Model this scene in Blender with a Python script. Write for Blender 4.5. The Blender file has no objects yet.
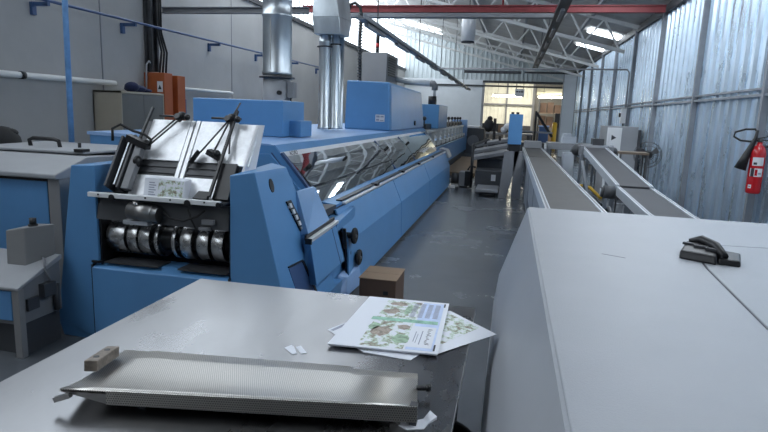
import bpy, bmesh, math, random
from mathutils import Vector, Matrix
random.seed(7)
C = bpy.context.scene.collection
ORG = {}
V = Vector

# ------------------------------------------------------------------ mesh builder
class B:
    def __init__(s): s.b = bmesh.new(); s.mats = None
    def face(s, pts, smooth=False, mi=0):
        f = s.b.faces.new([s.b.verts.new(p) for p in pts]); f.smooth = smooth; f.material_index = mi; return s
    def box(s, x0, x1, y0, y1, z0, z1, mi=0):
        v = [s.b.verts.new((x, y, z)) for x in (x0, x1) for y in (y0, y1) for z in (z0, z1)]
        for q in ((0,1,3,2),(4,6,7,5),(0,4,5,1),(2,3,7,6),(0,2,6,4),(1,5,7,3)):
            s.b.faces.new([v[i] for i in q]).material_index = mi
        return s
    def hexa(s, lo, hi, mi=0):            # two quads (4 points each) joined
        a = [s.b.verts.new(p) for p in lo]; c = [s.b.verts.new(p) for p in hi]; n = len(a)
        s.b.faces.new(a[::-1]).material_index = mi; s.b.faces.new(c).material_index = mi
        for i in range(n):
            s.b.faces.new((a[i], a[(i+1) % n], c[(i+1) % n], c[i])).material_index = mi
        return s
    def prism(s, ax, pts, a0, a1, mi=0):
        if ax == 'y': P = lambda p, a: (p[0], a, p[1])
        elif ax == 'x': P = lambda p, a: (a, p[0], p[1])
        else: P = lambda p, a: (p[0], p[1], a)
        return s.hexa([P(p, a0) for p in pts], [P(p, a1) for p in pts], mi)
    def tube(s, pts, r, n=8, cap=True, mi=0):
        pts = [V(p) for p in pts]; rs = r if isinstance(r, (list, tuple)) else [r]*len(pts)
        rings = []; up = None
        for i, p in enumerate(pts):
            d = (pts[min(i+1, len(pts)-1)] - pts[max(i-1, 0)]).normalized()
            if up is None:
                up = V((0, 0, 1)) if abs(d.z) < .9 else V((1, 0, 0))
            a = d.cross(up)
            if a.length < 1e-4: a = d.cross(V((0, 1, 0)))
            a.normalize(); c = a.cross(d).normalized(); up = c
            rings.append([s.b.verts.new(p + rs[i]*(math.cos(t)*a + math.sin(t)*c)) for t in [2*math.pi*k/n for k in range(n)]])
        for i in range(len(rings)-1):
            for k in range(n):
                f = s.b.faces.new((rings[i][k], rings[i][(k+1) % n], rings[i+1][(k+1) % n], rings[i+1][k])); f.smooth = n > 5; f.material_index = mi
        if cap:
            s.b.faces.new(rings[0][::-1]).material_index = mi; s.b.faces.new(rings[-1]).material_index = mi
        return s
    def cyl(s, p0, p1, r0, r1=None, n=20, mi=0): return s.tube([p0, p1], [r0, r0 if r1 is None else r1], n, True, mi)
    def bar(s, p0, p1, w, h, mi=0):       # rectangular bar between two points
        p0, p1 = V(p0), V(p1); d = (p1-p0).normalized(); up = V((0, 0, 1)) if abs(d.z) < .95 else V((0, 1, 0))
        a = d.cross(up).normalized()*w/2; c = a.cross(d).normalized()*h/2
        return s.hexa([p0-a-c, p0+a-c, p0+a+c, p0-a+c], [p1-a-c, p1+a-c, p1+a+c, p1-a+c], mi)
    def ball(s, c, r, sc=(1, 1, 1), n=14, mi=0):
        m = Matrix.Translation(c) @ Matrix.Diagonal((r*sc[0], r*sc[1], r*sc[2], 1))
        g = bmesh.ops.create_uvsphere(s.b, u_segments=n, v_segments=max(6, n//2+1), radius=1, matrix=m)
        for v in g['verts']:
            for f in v.link_faces: f.smooth = True; f.material_index = mi
        return s
    def lathe(s, c, prof, n=24, mi=0):    # prof: (r, z) about a vertical axis at c
        rings = [[s.b.verts.new((c[0]+r*math.cos(2*math.pi*k/n), c[1]+r*math.sin(2*math.pi*k/n), c[2]+z)) for k in range(n)] for r, z in prof]
        for i in range(len(rings)-1):
            for k in range(n):
                f = s.b.faces.new((rings[i][k], rings[i][(k+1) % n], rings[i+1][(k+1) % n], rings[i+1][k])); f.smooth = True; f.material_index = mi
        s.b.faces.new(rings[0][::-1]); s.b.faces.new(rings[-1]); return s

def link(name, b, mats, parent=None, bevel=0, org=None):
    bmesh.ops.recalc_face_normals(b.b, faces=b.b.faces[:])
    o0 = ORG.get(parent.name) if parent else (V(org) if org is not None else V((0, 0, 0)))
    bmesh.ops.translate(b.b, verts=b.b.verts[:], vec=-o0)
    me = bpy.data.meshes.new(name); b.b.to_mesh(me); b.b.free()
    for m in (mats if isinstance(mats, (list, tuple)) else [mats]): me.materials.append(m)
    o = bpy.data.objects.new(name, me); C.objects.link(o)
    if parent: o.parent = parent
    else: o.location = o0
    ORG[o.name] = o0
    if bevel:
        md = o.modifiers.new('Bevel', 'BEVEL'); md.width = bevel; md.segments = 2; md.limit_method = 'ANGLE'; md.angle_limit = math.radians(35)
    return o
part = link
def tag(o, label, cat, group=None):
    o['label'] = label; o['category'] = cat
    if group: o['group'] = group
    return o
def thing(name, label, cat, loc, group=None):
    o = bpy.data.objects.new(name, None); C.objects.link(o); o.location = loc; o.empty_display_size = .1
    ORG[o.name] = V(loc); return tag(o, label, cat, group)
def solo(name, b, mats, label, cat, org, group=None, bevel=0):
    return tag(link(name, b, mats, None, bevel, org), label, cat, group)
def struct(name, b, mats, parent=None, bevel=0):
    o = link(name, b, mats, parent, bevel)
    if not parent: o['kind'] = 'structure'
    return o
def dup(root, off, label=None, group=None):
    r = root.copy(); C.objects.link(r); r.location = root.location + V(off); ORG[r.name] = ORG[root.name] + V(off)
    if label: r['label'] = label
    if group: r['group'] = group
    for ch in list(root.children):
        c = ch.copy(); C.objects.link(c); c.parent = r; ORG[c.name] = ORG[r.name]
        for g in list(ch.children):
            d = g.copy(); C.objects.link(d); d.parent = c; ORG[d.name] = ORG[r.name]
    return r
def text(name, body, mat, size, mw, parent, extrude=.0006, align='CENTER'):
    cu = bpy.data.curves.new(name, 'FONT'); cu.body = body; cu.size = size; cu.extrude = extrude; cu.align_x = align; cu.align_y = 'CENTER'
    t = bpy.data.objects.new(name, cu); C.objects.link(t)
    bpy.context.view_layer.update()
    me = bpy.data.meshes.new_from_object(t.evaluated_get(bpy.context.evaluated_depsgraph_get()))
    bpy.data.objects.remove(t); me.name = name
    me.transform(Matrix.Translation(-ORG[parent.name]) @ mw); me.materials.clear(); me.materials.append(mat)
    o = bpy.data.objects.new(name, me); C.objects.link(o); o.parent = parent; ORG[o.name] = ORG[parent.name]; return o
def frame(o, x, y):                       # matrix with text x-axis, y-axis at origin o
    x = V(x).normalized(); z = x.cross(V(y)).normalized(); y = z.cross(x)
    return Matrix(((x.x, y.x, z.x, o[0]), (x.y, y.y, z.y, o[1]), (x.z, y.z, z.z, o[2]), (0, 0, 0, 1)))

# ------------------------------------------------------------------ materials
def mat(name, col, rough=.5, metal=0., var=0., vscale=3., bump=0., bscale=40., stretch=None, rvar=0., spec=.5, emit=None, estr=0., coat=0.):
    m = bpy.data.materials.new(name); m.use_nodes = True; n = m.node_tree.nodes; l = m.node_tree.links
    p = n['Principled BSDF']; p.inputs['Base Color'].default_value = (*col, 1); p.inputs['Roughness'].default_value = rough
    p.inputs['Metallic'].default_value = metal; p.inputs['Specular IOR Level'].default_value = spec; p.inputs['Coat Weight'].default_value = coat
    if emit: p.inputs['Emission Color'].default_value = (*emit, 1); p.inputs['Emission Strength'].default_value = estr
    if var or bump or rvar:
        tc = n.new('ShaderNodeTexCoord'); mp = n.new('ShaderNodeMapping'); l.new(tc.outputs['Object'], mp.inputs[0])
        if stretch: mp.inputs['Scale'].default_value = stretch
        nz = n.new('ShaderNodeTexNoise'); nz.inputs['Scale'].default_value = vscale; nz.inputs['Detail'].default_value = 6; nz.inputs['Roughness'].default_value = .62
        l.new(mp.outputs[0], nz.inputs['Vector'])
        if var:
            r = n.new('ShaderNodeMapRange'); r.inputs['From Min'].default_value = .3; r.inputs['From Max'].default_value = .7
            r.inputs['To Min'].default_value = 1-var; r.inputs['To Max'].default_value = 1+var; l.new(nz.outputs[0], r.inputs[0])
            x = n.new('ShaderNodeMix'); x.data_type = 'RGBA'; x.blend_type = 'MULTIPLY'; x.inputs[0].default_value = 1
            x.inputs[6].default_value = (*col, 1); cb = n.new('ShaderNodeCombineColor')
            for i in range(3): l.new(r.outputs[0], cb.inputs[i])
            l.new(cb.outputs[0], x.inputs[7]); l.new(x.outputs[2], p.inputs['Base Color'])
        if rvar:
            r2 = n.new('ShaderNodeMapRange'); r2.inputs['From Min'].default_value = .3; r2.inputs['From Max'].default_value = .7
            r2.inputs['To Min'].default_value = max(.02, rough-rvar); r2.inputs['To Max'].default_value = rough+rvar
            l.new(nz.outputs[0], r2.inputs[0]); l.new(r2.outputs[0], p.inputs['Roughness'])
        if bump:
            nb = n.new('ShaderNodeTexNoise'); nb.inputs['Scale'].default_value = bscale; nb.inputs['Detail'].default_value = 3; l.new(mp.outputs[0], nb.inputs['Vector'])
            bp = n.new('ShaderNodeBump'); bp.inputs['Strength'].default_value = bump; bp.inputs['Distance'].default_value = .01
            l.new(nb.outputs[0], bp.inputs['Height']); l.new(bp.outputs[0], p.inputs['Normal'])
    return m
M = {}
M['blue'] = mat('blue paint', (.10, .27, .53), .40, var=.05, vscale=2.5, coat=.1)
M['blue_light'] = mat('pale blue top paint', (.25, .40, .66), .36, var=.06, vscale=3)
M['conduit_blue'] = mat('conduit blue', (.04, .085, .20), .45, var=.1)
M['pole_blue'] = mat('worn pole blue', (.13, .29, .55), .5, var=.15, vscale=14)
M['grey'] = mat('light grey paint', (.33, .34, .36), .5, var=.05)
M['grey_warm'] = mat('warm grey paint', (.24, .24, .245), .55, var=.06)
M['grey_mid'] = mat('mid grey paint', (.20, .205, .22), .5, var=.08)
M['grey_dark'] = mat('dark grey paint', (.06, .063, .07), .5, var=.1)
M['cover_grey'] = mat('textured cover paint', (.33, .345, .375), .42, var=.03, vscale=5, bump=.14, bscale=330)
M['black'] = mat('black plastic', (.012, .012, .014), .42)
M['rubber'] = mat('black rubber', (.015, .015, .016), .7)
M['chrome'] = mat('polished steel', (.60, .60, .60), .27, 1, rvar=.05, vscale=8)
M['alu'] = mat('aluminium', (.60, .63, .67), .42, .45, var=.08, vscale=10)
M['alu_bright'] = mat('bright aluminium strip', (.74, .75, .76), .4, .6)
M['galv'] = mat('galvanised sheet', (.58, .62, .65), .36, 1, var=.14, vscale=7, rvar=.06, stretch=(1, 1, .35))
M['plate'] = mat('scuffed steel plate', (.80, .81, .83), .42, .35, var=.24, vscale=9, rvar=.12)
M['steel_table'] = mat('brushed table steel', (.28, .28, .288), .30, 1, var=.10, vscale=5, rvar=.07, stretch=(1, .45, 1), bump=.02, bscale=9)
M['steel_dull'] = mat('dull steel', (.36, .35, .34), .4, 1, var=.15, vscale=20)
M['concrete'] = mat('painted concrete', (.39, .385, .375), .75, var=.08, vscale=1.1, bump=.12, bscale=12)
M['panel'] = mat('insulated panel', (.74, .78, .81), .5, var=.03)
M['corr'] = mat('corrugated zinc sheet', (.68, .80, .92), .30, .85, var=.12, vscale=2.2, stretch=(1, 1.5, .35), rvar=.08)
M['corr_back'] = mat('corrugated white sheet', (.58, .64, .66), .45, .15, var=.08, vscale=2, stretch=(1, 1, .3))
M['corr_cream'] = mat('cream corrugated sheet', (.78, .77, .68), .5, .1, var=.08)
M['frame_grey'] = mat('steel frame grey', (.26, .28, .31), .5, .3, var=.12, vscale=6)
M['dark_steel'] = mat('dark steel', (.07, .072, .078), .5, .4, var=.2, vscale=8)
M['white_steel'] = mat('white painted steel', (.72, .73, .72), .5, var=.05)
M['white'] = mat('white enamel', (.78, .79, .80), .4)
M['red_beam'] = mat('red oxide paint', (.24, .035, .04), .55, var=.15, vscale=5)
M['orange'] = mat('orange paint', (.42, .105, .03), .55, var=.1, vscale=4)
M['beige'] = mat('beige cabinet', (.40, .36, .29), .55, var=.04)
M['taupe'] = mat('taupe door', (.17, .165, .15), .55, var=.05)
M['roof'] = mat('roof sheet', (.60, .59, .57), .6, .2, var=.1)
M['belt'] = mat('conveyor belt', (.085, .082, .080), .62, var=.08, vscale=6)
M['belt_dark'] = mat('dark conveyor belt', (.035, .035, .04), .6, var=.1)
M['red'] = mat('extinguisher red', (.50, .012, .018), .25, coat=.5)
M['label'] = mat('label white', (.72, .72, .74), .5)
M['ink'] = mat('dark ink', (.03, .03, .04), .6)
M['ink_grey'] = mat('grey ink', (.32, .34, .42), .7)
M['carton'] = mat('brown cardboard', (.115, .07, .05), .75, var=.08)
M['carton_pale'] = mat('pale cardboard', (.24, .16, .10), .75, var=.1)
M['hood_blue'] = mat('lighter hood blue', (.15, .31, .56), .4, var=.06, vscale=2)  # lighter blue for the hood's right side and the console plate
M['paper_dim'] = mat('paper wrap', (.58, .62, .68), .7)
M['block_steel'] = mat('stained steel', (.26, .22, .185), .5, .7, var=.3, vscale=60)
M['paper'] = mat('white paper', (.78, .80, .86), .65)
M['yellow'] = mat('yellow plastic', (.60, .36, .03), .5)
M['wood'] = mat('pale wood', (.20, .15, .11), .6, var=.1)
M['cream'] = mat('cream paint', (.62, .58, .44), .6)
M['navy'] = mat('navy cloth', (.012, .02, .07), .8)
M['red_glow'] = mat('red lamp lens', (.5, .02, .02), .3)
M['orange_plastic'] = mat('orange plastic', (.65, .12, .03), .45)
def emis(name, col, s):
    m = bpy.data.materials.new(name); m.use_nodes = True; n = m.node_tree.nodes; n.clear()
    e = n.new('ShaderNodeEmission'); e.inputs[0].default_value = (*col, 1); e.inputs[1].default_value = s
    o = n.new('ShaderNodeOutputMaterial'); m.node_tree.links.new(e.outputs[0], o.inputs[0]); return m
M['roof_glow'] = emis('glowing roof sheet', (.84, .92, 1.0), 10.0)
M['side_sheet'] = emis('translucent clerestory sheet', (.82, .91, 1.0), 4.0)
M['tube_warm'] = emis('lit fluorescent tube', (1, .96, .80), 40)
M['tube_white'] = emis('lit white tube', (.95, 1, .95), 5)

# floor: dark polished concrete
fm = mat('polished concrete floor', (.115, .125, .14), .26, var=.16, vscale=.9, rvar=.03); M['floor'] = fm
# acrylic covers: see-through sheet with a glossy wavy surface
def acrylic():
    m = bpy.data.materials.new('acrylic cover'); m.use_nodes = True; n = m.node_tree.nodes; l = m.node_tree.links; n.clear()
    tr = n.new('ShaderNodeBsdfTransparent'); tr.inputs[0].default_value = (.55, .53, .56, 1)
    gl = n.new('ShaderNodeBsdfGlossy'); gl.inputs['Roughness'].default_value = .02; gl.inputs[0].default_value = (.9, .95, 1, 1)
    fr = n.new('ShaderNodeFresnel'); fr.inputs[0].default_value = 1.55
    tc = n.new('ShaderNodeTexCoord'); mp = n.new('ShaderNodeMapping'); mp.inputs['Scale'].default_value = (3.0, 1.1, 3.0); l.new(tc.outputs['Object'], mp.inputs[0])
    nz = n.new('ShaderNodeTexNoise'); nz.inputs['Scale'].default_value = 1.6; nz.inputs['Detail'].default_value = 1.; l.new(mp.outputs[0], nz.inputs['Vector'])
    bp = n.new('ShaderNodeBump'); bp.inputs['Strength'].default_value = .045; bp.inputs['Distance'].default_value = .05; l.new(nz.outputs[0], bp.inputs['Height'])
    l.new(bp.outputs[0], gl.inputs['Normal'])
    mr = n.new('ShaderNodeMath'); mr.operation = 'MULTIPLY_ADD'; mr.inputs[1].default_value = 1.2; mr.inputs[2].default_value = .05; l.new(fr.outputs[0], mr.inputs[0])
    mx = n.new('ShaderNodeMixShader'); l.new(mr.outputs[0], mx.inputs[0]); l.new(tr.outputs[0], mx.inputs[1]); l.new(gl.outputs[0], mx.inputs[2])
    o = n.new('ShaderNodeOutputMaterial'); l.new(mx.outputs[0], o.inputs[0]); return m
M['acrylic'] = acrylic()
# perforated stainless sheet: grid of round holes
def perforated(name, sx, base, hole):
    m = bpy.data.materials.new(name); m.use_nodes = True; n = m.node_tree.nodes; l = m.node_tree.links; p = n['Principled BSDF']
    tc = n.new('ShaderNodeTexCoord'); sp = n.new('ShaderNodeSeparateXYZ'); l.new(tc.outputs['UV'], sp.inputs[0])
    def cell(o, add=None):
        a = n.new('ShaderNodeMath'); a.operation = 'MULTIPLY'; a.inputs[1].default_value = sx; l.new(o, a.inputs[0]); s = a.outputs[0]
        if add is not None:
            q = n.new('ShaderNodeMath'); q.operation = 'ADD'; l.new(s, q.inputs[0]); l.new(add, q.inputs[1]); s = q.outputs[0]
        b = n.new('ShaderNodeMath'); b.operation = 'FRACT'; l.new(s, b.inputs[0])
        c = n.new('ShaderNodeMath'); c.operation = 'SUBTRACT'; c.inputs[1].default_value = .5; l.new(b.outputs[0], c.inputs[0])
        d = n.new('ShaderNodeMath'); d.operation = 'POWER'; d.inputs[1].default_value = 2; l.new(c.outputs[0], d.inputs[0]); return a.outputs[0], d.outputs[0]
    ra, vy = cell(sp.outputs[1])
    fl = n.new('ShaderNodeMath'); fl.operation = 'FLOOR'; l.new(ra, fl.inputs[0])
    hf = n.new('ShaderNodeMath'); hf.operation = 'MULTIPLY'; hf.inputs[1].default_value = .5; l.new(fl.outputs[0], hf.inputs[0])
    _, vx = cell(sp.outputs[0], hf.outputs[0])
    ad = n.new('ShaderNodeMath'); ad.operation = 'ADD'; l.new(vx, ad.inputs[0]); l.new(vy, ad.inputs[1])
    lt = n.new('ShaderNodeMath'); lt.operation = 'LESS_THAN'; lt.inputs[1].default_value = .085; l.new(ad.outputs[0], lt.inputs[0])
    mx = n.new('ShaderNodeMix'); mx.data_type = 'RGBA'; mx.inputs[6].default_value = (*base, 1); mx.inputs[7].default_value = (*hole, 1); l.new(lt.outputs[0], mx.inputs[0])
    l.new(mx.outputs[2], p.inputs['Base Color']); p.inputs['Metallic'].default_value = 1; p.inputs['Roughness'].default_value = .36
    iv = n.new('ShaderNodeMath'); iv.operation = 'SUBTRACT'; iv.inputs[0].default_value = 1; l.new(lt.outputs[0], iv.inputs[1]); l.new(iv.outputs[0], p.inputs['Metallic'])
    return m
M['perf'] = perforated('perforated stainless', 170, (.60, .575, .54), (.15, .14, .13))
# printed illustration: soft blobs of green and brown on white paper
def printed(name, scale, thr):
    m = bpy.data.materials.new(name); m.use_nodes = True; n = m.node_tree.nodes; l = m.node_tree.links; p = n['Principled BSDF']
    tc = n.new('ShaderNodeTexCoord'); nz = n.new('ShaderNodeTexNoise'); nz.inputs['Scale'].default_value = scale; nz.inputs['Detail'].default_value = 5; nz.inputs['Roughness'].default_value = .7; l.new(tc.outputs['Object'], nz.inputs['Vector'])
    cr = n.new('ShaderNodeValToRGB'); e = cr.color_ramp.elements
    e[0].position = .33; e[0].color = (.16, .13, .11, 1); e[1].position = thr; e[1].color = (.78, .80, .86, 1)
    for pos, c in ((.40, (.32, .26, .21, 1)), (.45, (.34, .42, .30, 1)), (.49, (.62, .72, .62, 1))):
        k = e.new(pos); k.color = c
    l.new(nz.outputs[0], cr.inputs[0]); l.new(cr.outputs[0], p.inputs['Base Color']); p.inputs['Roughness'].default_value = .5; return m
M['print'] = printed('nature print', 34, .54)
M['print_cover'] = printed('cover nature print', 30, .53)
M['print_fine'] = printed('fine nature print', 38, .56)
M['print_green'] = mat('green band print', (.30, .55, .42), .5, var=.4, vscale=60)
M['print_blue'] = mat('pale blue print', (.58, .68, .90), .5, var=.12, vscale=20)
M['print_brown'] = mat('brown print', (.36, .30, .25), .55, var=.6, vscale=70)
M['print_sage'] = mat('sage print', (.36, .50, .36), .55, var=.5, vscale=55)

# ------------------------------------------------------------------ setting
XL, XR, YB, Y0 = -5.6, 2.8, 30., -7.
def roofz(x): return 3.95 + (XR-x)*.25
struct('floor', B().box(XL-.2, XR+.2, Y0, YB+14, -.12, 0), M['floor'])
# left concrete wall with faint panel joints
b = B(); b.box(XL-.2, XL, Y0, YB, 0, 3.9)
struct('wall_left', b, M['concrete'])
for i, y in enumerate((2.5, 7.1, 10.9, 13.9, 17.6, 21.2)):
    struct('trim_%d' % (i+1), B().box(XL+.001, XL+.006, y, y+.02, .02, 3.88), M['grey_mid'])
struct('baseboard_left', B().box(XL, XL+.03, Y0, YB, 0, .10), M['grey_dark'])
def corrug(axis, a0, a1, c, z0, z1, pitch, depth, sign):
    b = B(); prof = []; a = a0
    while a < a1:
        for f, d in ((0, 0), (.66, 0), (.71, 1), (.95, 1)):
            prof.append((a+f*pitch, d*depth*sign))
        a += pitch
    prof.append((a1, 0)); th = .004*-sign
    def pt(p, z, off=0): return (c+p[1]+off, p[0], z) if axis == 'y' else (p[0], c+p[1]+off, z)
    for side in (0, th):
        row = [(b.b.verts.new(pt(p, z0 if not callable(z0) else z0(p[0]), side)), b.b.verts.new(pt(p, z1 if not callable(z1) else z1(p[0]), side))) for p in prof if p[0] <= a1]
        for i in range(len(row)-1): b.b.faces.new((row[i][0], row[i+1][0], row[i+1][1], row[i][1]))
    return b
struct('wall_right', corrug('y', Y0, YB, XR+.04, 0.0, 3.82, .30, .042, -1), M['corr'])
struct('baseboard_right', B().box(XR-.03, XR+.04, Y0, YB, 0, .16), M['dark_steel'])
# frame of the right wall: posts and rails
for i, y in enumerate([4.7+2.6*k for k in range(10)]):
    struct('trim_%d' % (10+i), B().box(XR-.08, XR-.003, y-.03, y+.03, 0, 3.80), M['frame_grey'])
for i, (z0, z1, d) in enumerate(((2.0, 2.03, .06), (2.075, 2.10, .05), (3.76, 3.84, .06), (.24, .29, .06))):
    struct('trim_%d' % (30+i), B().box(XR-d, XR+.0, Y0, YB, z0, z1), M['frame_grey'] if i < 2 else M['dark_steel'])
struct('trim_40', B().box(XR+.0, XR+.06, Y0, YB, 3.82, 4.0), M['dark_steel'])
# back wall: corrugated above, insulated panel below left, opening below right
OX0, OX1, OZ = -1.52, 2.46, 3.32
struct('wall_back', corrug('x', XL, XR, YB, lambda x: 3.35 if x > OX0 else 3.45, roofz, .23, .05, -1), M['corr_back'])
struct('wall_back_lower', B().box(XL, OX0, YB-.06, YB+.10, 0, 3.5), M['panel'], bevel=.01)
struct('wall_back_side', B().box(OX1, XR, YB-.05, YB+.1, 0, 3.4), M['panel'])
struct('trim_41', B().box(XL, XR, YB-.12, YB-.07, 3.16, 3.24).box(OX0-.05, XR, YB-.16, YB-.04, 3.36, 3.46), M['dark_steel'])
struct('trim_42', B().box(OX0-.06, OX0+.06, YB-.10, YB+.12, 0, 3.4), M['grey'])
# annex seen through the opening
struct('wall_annex', corrug('x', -3.5, 1.35, YB+11, .9, 4.6, .26, .035, -1), M['corr_cream'])
struct('wall_annex_lower', B().box(-3.5, 1.35, YB+10.9, YB+11.1, 0, 1.15), M['dark_steel'])
struct('wall_annex_right', B().box(1.35, 5.2, YB+11.0, YB+11.2, 0, 4.6), M['taupe'])
struct('wall_annex_side', B().box(5.0, 5.2, YB+.1, YB+11, 0, 4.6), M['taupe'])
struct('wall_annex_left', B().box(-3.6, -3.4, YB+.1, YB+11, 0, 4.6), M['concrete'])
struct('ceiling_annex', B().box(-3.6, 5.2, YB+.1, YB+11.2, 4.6, 4.7), M['roof'])
struct('trim_43', B().box(1.27, 1.43, YB+10.85, YB+11, 0, 4.6).box(-3.4, 1.3, YB+10.8, YB+10.9, 2.5, 2.6).box(-.5, -.38, YB+10.8, YB+10.95, 0, 4.6), M['grey_mid'])
# rear wall behind the viewer
struct('wall_rear', B().box(XL-.2, XR+.2, Y0-.2, Y0, 0, 6.2), M['concrete'])
# mono-pitch roof with corrugation, clerestory glazing at the left
b = B(); n = 140
pts = [(Y0+(YB-Y0)*i/n) for i in range(n+1)]
for i in range(n):
    y0, y1 = pts[i], pts[i+1]; d0 = .03*(i % 2); d1 = .03*((i+1) % 2)
    b.face([(XL-.3, y0, roofz(XL-.3)+d0), (XR+.3, y0, roofz(XR+.3)+d0), (XR+.3, y1, roofz(XR+.3)+d1), (XL-.3, y1, roofz(XL-.3)+d1)])
struct('ceiling', b, M['roof'])
for i in range(12):
    y = Y0+.1+i*3.08
    struct('glow_sheet_%d' % (i+1), B().box(XL-.06, XL-.03, y, y+2.98, 3.95, roofz(XL)-.05), M['side_sheet'])
b = B()
for i in range(13):
    y = Y0+i*3.08+.05; b.box(XL-.06, XL+.02, y-.05, y+.05, 3.9, roofz(XL))
struct('trim_44', b, M['white_steel'])
b = B(); y = Y0
while y < YB:
    b.box(XL-.03, XL-.01, y, y+.025, 3.95, roofz(XL)-.05); y += .31
struct('trim_45', b, M['grey'])
struct('trim_46', B().box(XL-.2, XL+.05, Y0, YB, 3.86, 3.96), M['dark_steel'])
# emitting sheets below the roof; most added, out of view, to brighten the hall
k = 13
for y, x0, x1, w in ((.5, -5.0, -3.6, 1.2), (1.6, 1.2, 2.5, 1.2), (4.4, 1.2, 2.5, 1.3), (7.4, 1.2, 2.5, 1.3), (10.2, 1.2, 2.5, 1.3), (10.5, -5.2, -3.2, 1.5), (14.2, -5.2, -3.4, 1.8), (17.2, 1.9, 2.75, .5), (20.1, 1.9, 2.75, .5), (18.6, -5.3, -3.6, 1.0), (27.2, -5.3, -3.6, 1.4)):
    h0, h1 = roofz(x0)-.03, roofz(x1)-.03
    b = B().hexa([(x0, y, h0-.02), (x1, y, h1-.02), (x1, y+w, h1-.02), (x0, y+w, h0-.02)], [(x0, y, h0), (x1, y, h1), (x1, y+w, h1), (x0, y+w, h0)])
    struct('glow_sheet_%d' % k, b, M['roof_glow']); k += 1
# trusses
def truss(y, label):
    t = thing('roof_truss', label, 'roof truss', (XR, y, roofz(XR)-.75), 'white lattice trusses under the roof')
    up = lambda x: (x, y, roofz(x)-.10); lo = lambda x: (x, y, roofz(x)-.72)
    part('top_chord', B().bar(up(XL+.05), up(XR-.02), .10, .09), M['white_steel'], t)
    part('bottom_chord', B().bar(lo(XL+.05), lo(XR-.3), .10, .08), M['white_steel'], t)
    b = B(); xs = [XL+.2+i*.82 for i in range(11)]
    for i, x in enumerate(xs):
        if x+.41 < XR-.25: b.bar(up(x), lo(x+.41), .04, .04)
        if x+.82 < XR-.1: b.bar(lo(x+.41), up(x+.82), .04, .04)
    part('web_braces', b, M['white_steel'], t)
    return t
t0 = truss(15.0, 'white lattice roof truss nearest the red cross beam')
dup(t0, (0, 4.2, 0), 'white lattice roof truss second beyond the red cross beam')
dup(t0, (0, 8.4, 0), 'white lattice roof truss third beyond the red cross beam')
dup(t0, (0, 12.3, 0), 'white lattice roof truss farthest back, close to the corrugated end wall')
struct('trim_47', B().bar((XR-1.1, Y0, roofz(XR-1.1)-.06), (XR-1.1, YB, roofz(XR-1.1)-.06), .07, .1).bar((XR-2.6, Y0, roofz(XR-2.6)-.06), (XR-2.6, YB, roofz(XR-2.6)-.06), .07, .1)
       .bar((XR-4.1, Y0, roofz(XR-4.1)-.06), (XR-4.1, YB, roofz(XR-4.1)-.06), .07, .1), M['grey'])

# ------------------------------------------------------------------ overhead services
t = thing('cross_beam', 'dark red steel cross beam spanning the hall overhead with grey tray below', 'beam', (-1.0, 12.3, 3.62))
part('girder', B().box(-4.6, XR-.1, 12.24, 12.36, 3.74, 3.86).box(-4.6, XR-.1, 12.2, 12.4, 3.85, 3.87), M['red_beam'], t)
part('cable_tray', B().box(-3.6, .8, 12.12, 12.32, 3.62, 3.64).box(-3.6, .8, 12.11, 12.125, 3.62, 3.70).box(-3.6, .8, 12.315, 12.33, 3.62, 3.70), M['grey_mid'], t)
part('hanger_rod', B().cyl((-.35, 12.3, 3.86), (-.35, 12.3, roofz(-.35)), .018, n=8), M['red_beam'], t)
solo('steel_beam', B().box(XL+.15, -3.04, 8.30, 8.40, 3.05, 3.06).box(XL+.15, -3.04, 8.34, 8.36, 3.05, 3.14).box(XL+.15, -3.04, 8.30, 8.40, 3.13, 3.14), M['grey_mid'],
     'dark grey steel beam running from the left wall column to the round duct', 'beam', (-4, 9, 3.15))
t = thing('wall_column', 'dark steel column on the left concrete wall above the orange panel box', 'column', (XL+.08, 8.42, 0))
part('column_shaft', B().box(XL+.01, XL+.14, 8.06, 8.10, 2.15, 4.3).box(XL+.01, XL+.14, 8.20, 8.24, 2.15, 4.3).box(XL+.06, XL+.08, 8.06, 8.24, 2.15, 4.3), M['dark_steel'], t)
for k in range(3):
    part('conduit', B().tube([(XL+.2, 8.12+.05*k, 4.2), (XL+.2, 8.12+.05*k, 2.75), (XL+.25, 8.14+.07*k, 2.45), (XL+.22, 8.12+.08*k, 2.135)], .016), M['rubber'], t)
def long_tray(name, x, y0, y1, z, label, m, hw=.09):
    t = thing(name, label, 'cable tray', (x, (y0+y1)/2, z))
    part('channel', B().box(x-hw, x+hw, y0, y1, z, z+.012).box(x-hw, x-hw+.01, y0, y1, z, z+.07).box(x+hw-.01, x+hw, y0, y1, z, z+.07), m, t)
    y = y0+.3
    while y+1.2 < y1: part('light_fitting', B().box(x-.03, x+.03, y, y+1.2, z-.05, z-.002), M['grey_mid'], t); y += 2.2
    k = 0; y = y0+1
    while y < y1:
        part('hanger', B().cyl((x, y, z+.01), (x, y, roofz(x)-.02), .008, n=6), M['dark_steel'], t); y += 4
    return t
long_tray('cable_tray', .72, 6.0, 24., 3.55, 'dark cable tray running into the hall above the belt conveyor', M['dark_steel'])
long_tray('cable_tray', -2.1, 7.8, 28.5, 2.89, 'grey cable tray running into the hall above the blue machine hood', M['frame_grey'], .055)
t = thing('light_rail', 'thin overhead pipe with grey batten light crossing from the right wall', 'light', (.3, 15.4, 2.9))
part('pipe', B().tube([(-2.0, 15.4, 2.86), (2.68, 15.4, 2.93), (2.74, 15.4, 2.85), (2.74, 15.4, 1.5)], .022), M['grey'], t)
part('batten', B().box(-1.3, .15, 15.34, 15.46, 2.765, 2.83), M['dark_steel'], t)
t = thing('hanging_drum', 'white cylinder hanging under the red cross beam', 'duct', (-1.15, 14, 3.36))
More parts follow.
